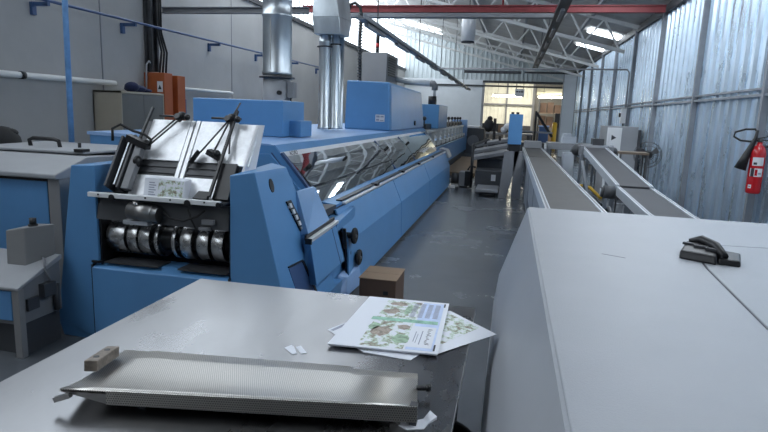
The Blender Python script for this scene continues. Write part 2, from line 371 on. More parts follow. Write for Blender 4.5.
part('drum', B().cyl((-1.15, 14, 3.38), (-1.15, 14, 4.15), .165, n=28), M['white'], t)
part('rim', B().cyl((-1.15, 14, 3.35), (-1.15, 14, 3.385), .15, n=28), M['dark_steel'], t)
part('hanger', B().cyl((-1.15, 14, 4.1), (-1.15, 14, roofz(-1.15)-.03), .012, n=6), M['dark_steel'], t)

# pipes on the left wall
t = thing('pipe_rail', 'blue pipe rail carried on brackets along the upper left wall', 'pipe', (XL+.2, 8, 2.78))
part('pipe', B().tube([(XL+.22, Y0+.3, 2.76), (XL+.22, 6, 2.79), (XL+.22, 18, 2.86)], .018), M['conduit_blue'], t)
railz = lambda y: 2.76+(y+6.7)/12.7*.03 if y < 6 else 2.79+(y-6)/12*.07
for y in (5.95, 7.55, 10.0, 12.0, 14.0, 16.0): part('bracket', B().box(XL+.0, XL+.24, y-.02, y+.02, railz(y)-.06, railz(y)-.017).box(XL, XL+.04, y-.03, y+.03, railz(y)-.16, railz(y)-.017), M['conduit_blue'], t)
t = thing('wall_tube', 'long white tube on the left wall with a black joint', 'pipe', (XL+.08, 5, 1.92))
part('tube', B().cyl((XL+.08, 1.0, 1.92), (XL+.08, 7.25, 1.92), .038, n=14), M['white_steel'], t)
part('joint', B().cyl((XL+.08, 5.63, 1.92), (XL+.08, 5.69, 1.92), .045, n=14), M['black'], t)
solo('blue_cloth', B().ball((XL+.28, 7.42, 1.86), .14, (1.0, 1.2, .42)).ball((XL+.33, 7.28, 1.88), .10, (1, 1, .7)).ball((XL+.3, 7.6, 1.84), .11, (.9, 1.2, .3)), M['navy'],
     'crumpled dark blue cloth lying on top of the beige cabinet', 'cloth', (XL+.28, 7.42, 1.81))
t = thing('wall_pipe', 'slim white pipe on the left wall behind the blue box', 'pipe', (XL+.06, 9.8, 1.93))
part('tube', B().cyl((XL+.06, 8.75, 1.93), (XL+.06, 10.8, 1.93), .03, n=12), M['white_steel'], t)

# tall blue pole
t = thing('blue_pole', 'slender worn blue pole standing before the left wall', 'pole', (-4.23, 4.86, 0))
part('tube', B().cyl((-4.23, 4.86, .01), (-4.17, 4.86, 4.9), .026, n=14), M['pole_blue'], t)
part('base_plate', B().box(-4.33, -4.13, 4.76, 4.96, 0, .012), M['pole_blue'], t)

# steel cabinet on the left wall
cx0, cx1, cy0, cy1 = XL+.01, XL+.45, 6.88, 7.86
t = thing('steel_cabinet', 'beige steel cabinet with two taupe doors against the left wall', 'cabinet', (XL+.23, 7.45, 0))
part('carcass', B().box(cx0, cx1, cy0, cy0+.02, 0, 1.81).box(cx0, cx1, cy1-.02, cy1, 0, 1.81).box(cx0, cx0+.02, cy0, cy1, 0, 1.81).box(cx0, cx1, cy0, cy1, 1.78, 1.81).box(cx0, cx1, cy0, cy1, .02, .08), M['beige'], t, .004)
for a, c in ((cy0+.025, 7.367), (7.373, cy1-.025)):
    d = part('door', B().box(cx1-.02, cx1-.002, a, c, .09, 1.775), M['taupe'], t, .003)
    part('handle', B().box(cx1-.002, cx1+.012, (c-.06) if a < 7.3 else (a+.04), (c-.04) if a < 7.3 else (a+.06), 1.0, 1.1), M['dark_steel'], d)

# orange electrical box
t = thing('electrical_box', 'tall orange electrical panel box mounted on the left wall', 'electrical box', (XL+.2, 8.5, .9))
part('enclosure', B().box(XL+.01, XL+.36, 8.02, 8.24, .0, 2.13).box(XL+.01, XL+.2, 8.24, 8.38, .0, 2.12).box(XL+.01, XL+.36, 8.38, 8.6, .0, 2.11), M['orange'], t, .006)
part('warning_label', B().box(XL+.24, XL+.33, 8.012, 8.019, 1.84, 2.0), M['label'], t)
part('label_mark', B().face([(XL+.255, 8.01, 1.88), (XL+.315, 8.01, 1.88), (XL+.285, 8.01, 1.95)]), M['ink'], t)
part('conduit', B().tube([(XL+.1, 8.08, 2.13), (XL+.1, 8.08, 2.26), (XL+.1, 8.03, 2.30), (XL+.1, 7.96, 2.24), (XL+.1, 7.94, 1.84)], .014), M['grey'], t)
part('side_box', B().box(XL+.01, XL+.25, 8.62, 8.80, 1.2, 1.75), M['conduit_blue'], t)

# ------------------------------------------------------------------ the blue binding line
ML = thing('binding_machine', 'long blue binding machine with clear covers running into the hall on the left', 'machine', (-2.3, 5, 0))
YE, YM = 4.72, 13.3
XT, ZT = -2.03, 1.345
# core housing: C-shaped section that leaves the lit channel behind the covers open
part('housing', B().prism('y', [(-1.42, .07), (-1.46, .45), (-1.50, .795), (-1.66, .795), (-1.66, .66), (-2.50, .66), (-2.50, 1.25), (-1.985, 1.25), (-2.0, 1.30), (-2.05, 1.33), (-3.9, 1.36), (-3.9, .07)], YE+.015, YM-.01), M['blue'], ML)
part('plinth', B().box(-3.8, -1.34, YE, YM-.3, .005, .06), M['black'], ML)
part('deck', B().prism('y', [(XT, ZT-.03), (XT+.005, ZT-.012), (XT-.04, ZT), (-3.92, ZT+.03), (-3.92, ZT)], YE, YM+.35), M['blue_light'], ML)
part('front_fascia', B().prism('y', [(-1.965, 1.275), (XT+.012, ZT-.008), (XT-.02, ZT-.02), (-2.0, 1.262)], YE, YM+.2), M['blue'], ML)
f = part('white_strip', B().prism('y', [(-1.945, 1.235), (-1.962, 1.277), (-1.98, 1.27), (-1.965, 1.23)], YE, YM-.6), M['label'], ML)
text('machine_lettering', 'ACORO', M['ink'], .055, frame((-1.9495, 5.0, 1.256), (0, 1, 0), (-.017, 0, .042)), f)
part('ledge', B().prism('y', [(-1.475, .80), (-1.47, .83), (-1.60, .845), (-1.67, .84), (-1.67, .80)], YE+.1, YM-.05), M['blue'], ML, .004)
part('end_frame', B().prism('y', [(-1.49, .70), (-1.62, .86), (-1.955, 1.26), (-2.02, 1.33), (-2.9, 1.34), (-2.9, .70)], YE-.012, YE+.012), M['blue'], ML)
part('end_frame_edge', B().bar((-1.60, YE+.0, .86), (-1.95, YE+.0, 1.27), .05, .022).bar((-1.70, YE-.02, .86), (-2.04, YE-.02, 1.27), .012, .008), M['conduit_blue'], ML)
# side panels with a crease
for i, (y0, y1) in enumerate(((4.75, 7.25), (7.27, 9.95), (9.97, 13.28))):
    pn = part('side_panel', B().prism('y', [(-1.312, .05), (-1.33, .515), (-1.452, .795), (-1.475, .795), (-1.355, .51), (-1.335, .05)], y0, y1), M['blue'], ML, .004)
part('panel_gap', B().prism('y', [(-1.325, .05), (-1.343, .512), (-1.464, .79), (-1.48, .79), (-1.36, .51), (-1.345, .05)], 4.75, 13.27), M['black'], ML)
part('end_cap', B().prism('y', [(-1.34, .68), (-1.43, .86), (-1.60, .90), (-1.62, .66)], YM-.02, YM+.55), M['cover_grey'], ML, .02)
part('end_cap_foot', B().prism('x', [(YM-.3, .08), (YM+.1, .30), (YM+.3, .67), (YM-.02, .67), (YM-.35, .3)], -1.62, -1.40), M['blue'], ML)
# bright edge trims with clips
part('edge_trim', B().box(-1.475, -1.438, 5.0, YM-.02, .806, .828), M['alu_bright'], ML, .004)
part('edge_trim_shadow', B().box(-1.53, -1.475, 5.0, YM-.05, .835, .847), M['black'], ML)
for y in (6.35, 8.0, 9.45, 11.2): part('hinge_clip', B().box(-1.52, -1.44, y-.05, y+.05, .825, .855), M['black'], ML)
# clear covers
segs = ((4.80, 8.20), (8.24, 10.0), (10.04, 13.1))
for (y0, y1) in segs:
    n = 16; b = B()
    for i in range(n):
        for j in range(5):
            def q(u, w):
                bow = .02*math.sin(math.pi*w)
                return (-1.62-.325*w+bow, y0+(y1-y0)*u, .85+.385*w+bow)
            b.face([q(i/n, j/5), q((i+1)/n, j/5), q((i+1)/n, (j+1)/5), q(i/n, (j+1)/5)], True)
    bmesh.ops.remove_doubles(b.b, verts=b.b.verts[:], dist=1e-4)
    cv = part('clear_cover', b, M['acrylic'], ML)
    part('cover_knob', B().cyl((-1.83, y0+.22, 1.11), (-1.79, y0+.22, 1.15), .022, n=10), M['rubber'], cv)
for y in (4.78, 8.22, 10.02, 13.12): part('cover_divider', B().bar((-1.615, y, .85), (-1.95, y, 1.243), .03, .022), M['conduit_blue'], ML)
# inside the covers: chain track, clamps and book blocks
part('chain_track', B().box(-2.2, -2.08, YE+.1, YM-.1, .90, .94).box(-1.82, -1.78, YE+.1, YM-.1, .70, .76), M['steel_dull'], ML)
for i in range(15): part('clamp', B().box(-2.16, -2.02, 5.0+i*.54, 5.34+i*.54, .94, 1.09).box(-2.0, -1.97, 5.05+i*.54, 5.29+i*.54, .86, 1.02), M['steel_dull'] if i % 3 else M['grey_mid'], ML)
part('interior_wall', B().box(-2.49, -2.44, YE+.05, YM-.05, .67, 1.24), M['grey_mid'], ML)
part('interior_floor', B().box(-2.44, -1.665, YE+.05, YM-.05, .661, .68), M['grey_dark'], ML)
part('red_button', B().cyl((-1.97, 5.02, 1.10), (-1.90, 5.02, 1.14), .035, n=14), M['red_glow'], ML)
# near end: sloped pillars and infeed
YP = 3.3
part('left_pillar', B().prism('y', [(-2.71, .0), (-3.02, .0), (-3.06, .12), (-2.88, 1.225), (-2.70, 1.235), (-2.70, .56), (-2.75, .56), (-2.75, 0)], YP, YP+.75).hexa([(-2.88, YP+.75, 0), (-2.70, YP+.75, 0), (-2.70, YP+1.42, 0), (-2.88, YP+1.42, 0)], [(-2.88, YP+.75, 1.225), (-2.70, YP+.75, 1.225), (-2.70, YP+1.42, 1.225), (-2.88, YP+1.42, 1.225)]), M['blue'], ML, .006)
def fx(z): return -1.30-.245*(z-.25)/1.005
part('right_pillar', B().hexa([(-1.72, YP, 0), (-1.33, YP, 0), (-1.33, YP+1.2, 0), (-1.72, YP+1.2, 0)], [(-1.72, YP, .249), (-1.302, YP, .249), (-1.302, YP+1.2, .249), (-1.72, YP+1.2, .249)])
     .hexa([(-1.72, YP, .25), (-1.30, YP, .25), (-1.30, YP+1.0, .25), (-1.72, YP+1.0, .25)], [(-1.715, YP, 1.225), (-1.545, YP, 1.255), (-1.545, YP+.52, 1.245), (-1.70, YP+.62, 1.26)]), M['blue'], ML, .006)
# the pillar's sloping flank carries an oval eye, a key strip and a deep pocket
def flank(y, z): return V((fx(z), y, z))
nrm = V((1, 0, .245)).normalized()
def fquad(name, pts, th, m, parent=None):
    return part(name, B().hexa([tuple(flank(y, z)-nrm*.003) for y, z in pts], [tuple(flank(y, z)+nrm*th) for y, z in pts]), m, parent or ML)
fquad('oval_eye', [(YP+.20+.032*math.cos(2*math.pi*k/18), 1.15+.045*math.sin(2*math.pi*k/18)) for k in range(18)], .004, M['black'])
ks = fquad('key_strip', [(YP+.37, 1.02), (YP+.45, 1.02), (YP+.63, .73), (YP+.54, .73)], .010, M['black'])
for k in range(6):
    z = .985-.046*k; y = YP+.385+.030*k
    fquad('key', [(y, z+.016), (y+.035, z+.016), (y+.045, z-.016), (y+.010, z-.016)], .02, M['label'], ks)
fquad('pocket', [(YP+.18, .60), (YP+.42, .585), (YP+.60, .20), (YP+.28, .20)], .003, M['conduit_blue'])
fquad('pocket_edge', [(YP+.42, .59), (YP+.45, .59), (YP+.63, .20), (YP+.60, .20)], .008, M['black'])
fquad('pocket_rim', [(YP+.17, .615), (YP+.44, .60), (YP+.43, .588), (YP+.18, .603)], .008, M['black'])
fquad('pocket_lever', [(YP+.28, .40), (YP+.32, .40), (YP+.36, .20), (YP+.30, .20)], .012, M['black'])
# console beside the pillar: sloping plate, bright trim, door below
part('console', B().hexa([(-1.52, 3.86, .05), (-1.40, 3.92, .05), (-1.40, 4.9, .05), (-1.52, 4.9, .05)], [(-1.52, 3.80, .77), (-1.375, 3.80, .77), (-1.375, 4.46, .77), (-1.52, 4.46, .77)]), M['blue'], ML, .004)
part('console_plate', B().hexa([(-1.52, 3.80, .76), (-1.365, 3.80, .775), (-1.365, 4.30, .785), (-1.52, 4.40, .77)], [(-1.505, 3.90, 1.065), (-1.49, 3.89, 1.065), (-1.56, 4.50, 1.02), (-1.60, 4.56, 1.02)]), M['hood_blue'], ML, .004)
cd = part('console_door', B().hexa([(-1.27, 3.73, .42), (-1.27, 4.44, .43), (-1.385, 4.48, .40), (-1.385, 3.80, .40)], [(-1.335, 3.77, .715), (-1.335, 4.38, .735), (-1.385, 4.38, .735), (-1.385, 3.77, .715)]), M['blue'], ML, .005)
part('door_edge', B().hexa([(-1.268, 4.32, .428), (-1.268, 4.335, .428), (-1.29, 4.335, .428), (-1.29, 4.32, .428)], [(-1.333, 4.26, .732), (-1.333, 4.27, .732), (-1.34, 4.27, .732), (-1.34, 4.26, .732)]), M['conduit_blue'], cd)
part('console_trim', B().hexa([(-1.325, 3.755, .722), (-1.325, 4.42, .745), (-1.362, 4.42, .745), (-1.362, 3.755, .722)], [(-1.325, 3.755, .748), (-1.325, 4.42, .771), (-1.362, 4.42, .771), (-1.362, 3.755, .748)]), M['alu_bright'], ML, .003)
part('trim_end', B().box(-1.368, -1.320, 3.742, 3.757, .712, .752), M['black'], ML)
part('console_trim_gap', B().hexa([(-1.362, 3.755, .735), (-1.362, 4.42, .758), (-1.378, 4.42, .758), (-1.378, 3.755, .735)], [(-1.362, 3.755, .772), (-1.362, 4.42, .795), (-1.378, 4.42, .795), (-1.378, 3.755, .772)]), M['black'], ML)
part('notch_shelf', B().hexa([(-1.50, 4.40, .66), (-1.345, 4.44, .66), (-1.40, 5.2, .66), (-1.50, 5.2, .66)], [(-1.50, 4.40, .735), (-1.345, 4.44, .735), (-1.40, 5.2, .765), (-1.50, 5.2, .765)]), M['blue'], ML, .004)
part('notch_recess', B().box(-1.62, -1.475, 4.42, 5.2, .766, .83), M['grey_dark'], ML)
part('console_foot', B().hexa([(-1.40, 4.55, .02), (-1.30, 4.62, .05), (-1.27, 5.05, .06), (-1.40, 5.2, .02)], [(-1.38, 4.62, .24), (-1.32, 4.72, .20), (-1.29, 5.0, .24), (-1.38, 5.1, .28)]), M['blue_light'], ML, .005)
for (y, z) in ((4.80, .565), (4.98, .325)):
    hw = part('hand_wheel', B().cyl((-1.40, y, z), (-1.29, y, z), .028, n=12).tube([(-1.29, y+.055*math.cos(a), z+.055*math.sin(a)) for a in [2*math.pi*k/20 for k in range(21)]], .020, 8, False).cyl((-1.305, y, z), (-1.278, y, z), .05, n=20), M['rubber'], ML)
    part('wheel_hub', B().cyl((-1.278, y, z), (-1.268, y, z), .014, n=12), M['grey_mid'], hw)
    part('wheel_lever', B().bar((-1.34, y-.16, z+.09), (-1.34, y-.13, z-.09), .03, .02), M['black'], ML)
# infeed front
part('front_panel', B().prism('x', [(YP-.02, 0), (YP-.02, .53), (YP+.06, .565), (YP+.2, .565), (YP+.2, 0)], -2.745, -1.725), M['blue'], ML, .006)
part('front_panel_gap', B().box(-2.75, -2.738, YP-.018, YP+.1, 0, .55).box(-2.75, -2.68, YP-.012, YP+.1, .565, .578).box(-1.727, -1.715, YP-.015, YP+.1, .3, .55), M['black'], ML)
part('inspection_plate', B().box(-1.62, -1.44, YP-.006, YP+.002, .38, .385).box(-1.62, -1.617, YP-.006, YP+.002, .22, .385).box(-1.443, -1.44, YP-.006, YP+.002, .22, .385), M['conduit_blue'], ML)
part('roller_bay', B().box(-2.69, -1.73, YP+.32, YP+.36, .5, 1.06).box(-2.70, -2.685, YP+.02, YP+.36, .5, 1.02).box(-1.735, -1.72, YP+.02, YP+.36, .5, 1.02), M['black'], ML)
part('roller_shaft', B().cyl((-2.69, YP+.17, .735), (-1.73, YP+.17, .735), .085, n=20), M['black'], ML)
for (p0, p1) in ((111, 129), (132, 141.5), (143.5, 154), (159, 162.5), (176, 179.5), (184.5, 195), (200.5, 211), (214.5, 225)):
    x0, x1 = -2.68+(p0-110)*.00767, -2.68+(p1-110)*.00767
    part('steel_roller', B().cyl((x0, YP+.17, .735), (x1, YP+.17, .735), .125, n=40), M['chrome'], ML, .002)
part('brown_tray', B().box(-2.66, -2.25, YP+.0, YP+.16, .567, .575).box(-2.1, -1.74, YP+.0, YP+.16, .567, .577), M['dark_steel'], ML)
part('bay_visor', B().hexa([(-2.70, YP+.0, .872), (-1.73, YP+.0, .862), (-1.73, YP+.012, .862), (-2.70, YP+.012, .872)], [(-2.70, YP+.03, 1.03), (-1.73, YP+.03, 1.02), (-1.73, YP+.042, 1.02), (-2.70, YP+.042, 1.03)]), M['grey_dark'], ML)
dm = part('drive_motor', B().cyl((-2.42, YP-.03, .955), (-2.20, YP-.03, .94), .052, n=20).cyl((-2.40, YP-.03, .954), (-2.24, YP-.03, .943), .057, n=20).cyl((-2.36, YP-.05, .98), (-2.36, YP-.05, 1.02), .02, n=10), M['steel_dull'], ML)
part('motor_foot', B().box(-2.46, -2.28, YP-.05, YP, .862, .89), M['alu'], ML)
part('loose_cable', B().tube([(-2.18, YP-.02, .96), (-2.12, YP-.03, .92), (-2.02, YP-.035, .915), (-1.93, YP-.03, .95), (-1.88, YP-.02, .99)], .007, 6).tube([(-2.0, YP-.02, .99), (-1.97, YP-.03, .92), (-1.95, YP-.02, .87)], .006, 6), M['rubber'], ML)
part('sensor_block', B().box(-1.90, -1.82, YP-.03, YP, .90, .93).box(-1.92, -1.85, YP-.035, YP, .86, .88), M['grey_mid'], ML)
# white slotted bar across the front
bar = B().box(-2.715, -1.755, YP-.06, YP-.03, 1.03, 1.062); 
part('slotted_bar', bar, M['white'], ML, .004)
for x, z, r_ in ((-2.53, 1.035, .022), (-1.98, 1.037, .022), (-1.765, 1.04, .016), (-2.63, 1.05, .006), (-2.28, 1.05, .006), (-2.10, 1.05, .006), (-1.86, 1.05, .006)):
    part('bar_notch', B().cyl((x, YP-.064, z), (x, YP-.028, z), r_, n=14), M['black'], ML)
part('tray_floor', B().box(-2.70, -1.74, YP-.04, YP+.10, 1.035, 1.045), M['grey_dark'], ML)
# leaning steel plates of the feeder
PY, PZ = 3.36, 1.045
NV = V((0, -.5, .32)).normalized()
def pl(x, v, d=0): return V((x, PY+.32*v, PZ+.5*v))+NV*d
def slab(x0, x1, v0, v1, d0, d1, xs0=0, xs1=0, b=None):
    b = b or B(); b.hexa([pl(x0, v0, d0), pl(x1, v0, d0), pl(x1+xs1, v1, d0), pl(x0+xs0, v1, d0)], [pl(x0, v0, d1), pl(x1, v0, d1), pl(x1+xs1, v1, d1), pl(x0+xs0, v1, d1)]); return b
part('feeder_bed', slab(-2.56, -1.74, .0, .98, -.03, -.014), M['grey_dark'], ML)
part('feeder_plate', slab(-2.50, -2.20, .46, 1.0, -.012, .0), M['plate'], ML, .002)
part('feeder_plate', slab(-2.12, -1.84, .46, 1.0, -.012, .0), M['plate'], ML, .002)
part('feeder_plate', slab(-1.85, -1.68, .44, .985, -.016, -.002, .0, .0), M['plate'], ML, .002)
part('centre_rail', slab(-2.195, -2.165, .0, 1.0, -.012, .004, b=slab(-2.155, -2.125, .0, 1.0, -.012, .004)), M['plate'], ML, .002)
part('lower_plate', slab(-2.50, -2.20, .0, .26, -.012, .0, b=slab(-2.12, -1.80, .0, .26, -.012, .0)), M['plate'], ML, .002)
part('slot_ribs', slab(-2.50, -2.20, .30, .33, -.02, -.004, b=slab(-2.50, -2.20, .38, .40, -.02, -.004, b=slab(-2.12, -1.80, .30, .33, -.02, -.004, b=slab(-2.12, -1.80, .38, .40, -.02, -.004)))), M['dark_steel'], ML)
part('side_wing', B().hexa([(-1.715, PY+.10, PZ+.18), (-1.70, PY+.10, PZ+.18), (-1.685, PY+.30, PZ+.49), (-1.70, PY+.30, PZ+.49)], [(-1.695, PY+.24, PZ+.18), (-1.68, PY+.24, PZ+.18), (-1.665, PY+.36, PZ+.49), (-1.68, PY+.36, PZ+.49)]), M['label'], ML)
part('guide_channel', slab(-2.62, -2.605, .02, .66, .0, .10, .0, .0, b=slab(-2.545, -2.53, .02, .70, .0, .08, .0, .0, b=slab(-2.62, -2.53, .02, .66, -.02, .0))), M['grey_dark'], ML)
part('guide_face', slab(-2.515, -2.46, .02, .62, .02, .07), M['grey_mid'], ML, .004)
part('guide_edge', slab(-2.565, -2.555, .05, .62, .08, .085), M['alu'], ML)
part('guide_bar', B().bar(pl(-2.53, .30, .05), pl(-2.51, 1.13, .03), .014, .018), M['black'], ML)
part('guide_bar', B().bar(pl(-1.865, .0, .06), pl(-1.85, 1.12, .04), .016, .02), M['black'], ML)
part('side_shroud', slab(-1.86, -1.75, .0, .44, .0, .03, .0, .0, b=slab(-1.98, -1.88, -.03, .06, .03, .06, .03, .0)), M['black'], ML)
for (xa, xb, xc, foot) in ((-2.42, -2.20, -2.25, (-2.40, .52)), (-2.02, -1.80, -1.87, (-2.03, .50))):
    cr = part('clamp_rod', B().cyl(pl(xa, 1.0, .05), pl(xb, 1.0, .05), .008, n=8).cyl(pl(xc-.02, .98, .03), pl(xc-.02, .98, .08), .022, n=10).ball(pl(xc+.05, .985, .06), .022).ball(pl(xc+.0, 1.01, .05), .03, (1.3, .8, 1)), M['black'], ML)
for (p0, p1) in (((-2.25, .97), (-2.43, .60)), ((-2.29, .95), (-2.47, .58)), ((-1.89, .96), (-2.03, .55)), ((-1.88, .95), (-1.94, .52)), ((-1.87, .97), (-1.82, .55))):
    part('stop_arm', B().cyl(pl(*p0, .055), pl(*p1, .045), .006, n=8), M['dark_steel'], ML)
part('stop_foot', B().bar(pl(-2.04, .56, .05), pl(-2.09, .42, .03), .05, .03).bar(pl(-1.97, .56, .05), pl(-1.88, .50, .03), .06, .035).ball(pl(-1.90, .53, .06), .025), M['black'], ML)
part('stop_foot', B().bar(pl(-2.58, .66, .08), pl(-2.41, .56, .07), .05, .045).ball(pl(-2.44, .60, .07), .03).ball(pl(-2.47, .38, .05), .035, (.8, 1, 1.2)), M['black'], ML)
part('air_hose', B().tube([pl(-2.64, .55, .14), pl(-2.65, .68, .17), pl(-2.60, .74, .17), pl(-2.52, .70, .13), pl(-2.44, .68, .11), pl(-2.38, .62, .1), pl(-2.40, .57, .08)], .009, 8), M['rubber'], ML)
part('sensor_rod', B().tube([pl(-1.88, .96, .05), pl(-1.84, 1.22, .05)], .006, 6), M['dark_steel'], ML)
part('back_shield', B().hexa([(-2.62, YE-.06, .9), (-1.70, YE-.06, .9), (-1.70, YE-.02, .9), (-2.62, YE-.02, .9)], [(-2.62, YE-.06, 1.24), (-2.04, YE-.06, 1.26), (-2.04, YE-.02, 1.26), (-2.62, YE-.02, 1.24)]), M['blue'], ML)
part('bridge_plate', B().box(-3.14, -2.62, YP+.85, YP+1.38, 1.235, 1.275), M['grey_warm'], ML)
# boxes and hoods standing on the deck
part('control_cabinet', B().box(-3.42, -2.37, 5.75, 6.4, ZT+.01, 1.74), M['blue'], ML, .012)
part('cabinet_shelf', B().box(-2.37, -2.24, 5.95, 6.3, ZT+.01, 1.53), M['blue'], ML, .006)
hd = part('extraction_hood', B().hexa([(-2.86, 9.72, ZT-.0), (-2.04, 9.72, ZT), (-2.06, 13.72, ZT), (-2.86, 13.72, ZT)], [(-2.84, 9.74, 2.19), (-2.08, 9.74, 2.17), (-2.12, 13.55, 2.16), (-2.84, 13.55, 2.19)]), M['blue'], ML, .03)
part('hood_face', B().hexa([(-2.038, 9.80, ZT+.02), (-2.03, 9.80, ZT+.02), (-2.05, 13.68, ZT+.02), (-2.058, 13.68, ZT+.02)], [(-2.076, 9.82, 2.12), (-2.068, 9.82, 2.12), (-2.108, 13.5, 2.11), (-2.116, 13.5, 2.11)]), M['hood_blue'], hd)
st = part('hood_sticker', B().box(-2.30, -2.14, 9.712, 9.72, 1.50, 1.62), M['label'], hd)
part('sticker_mark', B().box(-2.285, -2.225, 9.709, 9.713, 1.57, 1.605).box(-2.21, -2.155, 9.709, 9.713, 1.575, 1.60).box(-2.285, -2.235, 9.709, 9.713, 1.515, 1.55).box(-2.22, -2.155, 9.709, 9.713, 1.515, 1.53), M['ink_grey'], hd)
part('hood_knob', B().cyl((-2.05, 12.3, 1.46), (-2.02, 12.3, 1.46), .05, n=12), M['black'], hd)
h2 = part('second_hood', B().box(-2.5, -1.86, 15.0, 17.0, 1.30, 1.92), M['blue'], ML, .02)
part('hood_motor', B().cyl((-2.12, 15.5, 1.92), (-2.12, 15.5, 2.14), .11, n=18).box(-2.2, -2.02, 15.4, 15.6, 1.95, 2.05), M['black'], h2)
# gathering section running on into the hall
part('gatherer_base', B().box(-2.7, -1.85, 13.66, 25.0, .24, .82), M['blue'], ML, .01)
part('gatherer_plinth', B().box(-2.65, -1.92, 13.7, 24.9, .01, .24), M['dark_steel'], ML)
part('gatherer_bed', B().box(-2.3, -1.9, 13.66, 25.0, .82, .86), M['black'], ML)
part('gatherer_rail', B().box(-2.02, -1.96, 13.7, 25.0, 1.22, 1.28), M['white_steel'], ML)
for i in range(10):
    y = 14.0+i*1.12
    h = part('hopper', B().box(-2.04, -1.96, y, y+.07, .86, 1.25).box(-2.04, -1.90, y+.15, y+.9, .84, .95).hexa([(-2.05, y+.2, 1.02), (-2.0, y+.2, 1.02), (-2.0, y+.95, 1.02), (-2.05, y+.95, 1.02)], [(-2.36, y+.2, 1.34), (-2.31, y+.2, 1.34), (-2.31, y+.95, 1.34), (-2.36, y+.95, 1.34)]), M['white_steel'], ML)
    part('hopper_knob', B().cyl((-2.1, y+.1, 1.28), (-2.1, y+.1, 1.52), .018, n=6).ball((-2.1, y+.1, 1.56), .055, n=8), M['black'], h)
    part('hopper_guard', B().box(-2.4, -2.05, y+.05, y+1.0, 1.30, 1.42), M['black'], h)
part('gatherer_end', B().box(-2.5, -1.84, 24.6, 25.02, .82, 1.5), M['blue_light'], ML)

# booklets waiting in the feeder, leaning on the plates
for k in range(5):
    y = 3.385-.022*k
    x0, x1 = -2.34+.004*k, -2.05+.004*k
    bq = lambda u, w, f=0: (x0+(x1-x0)*u, y+.03*w+f-.009, 1.047+.128*w-.008*u*w)
    o = link('booklet', B().hexa([bq(0, 0, -.009), bq(1, 0, -.009), bq(1, 0, .009), bq(0, 0, .009)], [bq(0, 1, -.009), bq(1, 1, -.009), bq(1, 1, .009), bq(0, 1, .009)]), M['paper'], None, .001, ((x0+x1)/2, y, 1.047))
    tag(o, ['white booklet at the back of the feeder stack, against the steel plates', 'white booklet second from the plates in the feeder stack', 'white booklet in the middle of the feeder stack',
            'white booklet just behind the front one in the feeder stack', 'front booklet in the feeder with a green illustrated cover'][k], 'booklet', 'booklets in the feeder')
    if k == 4:
        part('cover_print', B().hexa([bq(.36, .08, -.0095), bq(.97, .08, -.0095), bq(.97, .97, -.0095), bq(.36, .97, -.0095)], [bq(.36, .08, -.0102), bq(.97, .08, -.0102), bq(.97, .97, -.0102), bq(.36, .97, -.0102)]), M['print_cover'], o)
        b2 = B()
        for q in range(6):
            w0 = .15+.12*q; u1 = .30-.04*(q % 2); b2.hexa([bq(.12, w0, -.0095), bq(u1, w0, -.0095), bq(u1, w0+.05, -.0095), bq(.12, w0+.05, -.0095)], [bq(.12, w0, -.0101), bq(u1, w0, -.0101), bq(u1, w0+.05, -.0101), bq(.12, w0+.05, -.0101)])
        part('cover_text', b2, M['ink_grey'], o)

# ------------------------------------------------------------------ ducts
t = thing('round_duct', 'thick galvanised round duct with flange rising behind the blue control cabinet', 'duct', (-3.2, 7.3, ZT+.03))
DX, DY = -3.09, 7.3
part('lower_pipe', B().cyl((DX, DY, 1.385), (DX, DY, 2.06), .185, n=32), M['grey'], t)
part('flange', B().lathe((DX, DY, 2.05), [(.19, 0), (.235, .0), (.235, .02), (.19, .03)], 36), M['dark_steel'], t)
part('upper_pipe', B().lathe((DX, DY, 2.08), [(.19, 0), (.197, .03), (.197, .05), (.19, .07), (.19, .74), (.20, .755), (.20, .775), (.188, .79), (.188, .93), (.196, .945), (.196, .965), (.185, .98), (.185, 2.6)], 36), M['galv'], t)
part('seam', B().box(DX-.02, DX-.012, DY-.193, DY-.18, 2.15, 2.8), M['steel_dull'], t)
part('port', B().cyl((DX+.10, DY-.19, 1.86), (DX+.10, DY-.14, 1.86), .028, n=16), M['black'], t)
sb = part('switch_box', B().box(DX+.185, DX+.27, DY-.1, DY+.02, 1.80, 2.0), M['grey_warm'], t, .004)
part('cable', B().tube([(DX+.22, DY-.06, 1.8), (DX+.215, DY-.06, 1.66), (DX+.25, DY-.1, 1.58), (DX+.30, DY-.1, 1.5), (DX+.30, DY-.1, 1.38)], .012, 8).box(DX+.16, DX+.25, DY-.12, DY-.04, 1.60, 1.66), M['rubber'], t)
t = thing('twin_duct', 'pair of slim galvanised pipes joined under a rectangular hood duct', 'duct', (-2.7, 8.6, ZT))
part('slim_pipe', B().lathe((-2.86, 8.6, 1.37), [(.10, 0), (.10, .03), (.092, .04), (.092, 1.28), (.098, 1.3), (.098, 1.33), (.09, 1.34), (.09, 1.46)], 24), M['galv'], t)
part('slim_pipe', B().lathe((-2.705, 8.64, 1.37), [(.07, 0), (.07, .03), (.062, .04), (.062, 1.23), (.068, 1.25), (.068, 1.28), (.06, 1.29), (.06, 1.44)], 24), M['galv'], t)
part('slim_pipe', B().lathe((-2.65, 8.78, 1.37), [(.045, 0), (.04, .04), (.04, 1.4)], 18), M['galv'], t)
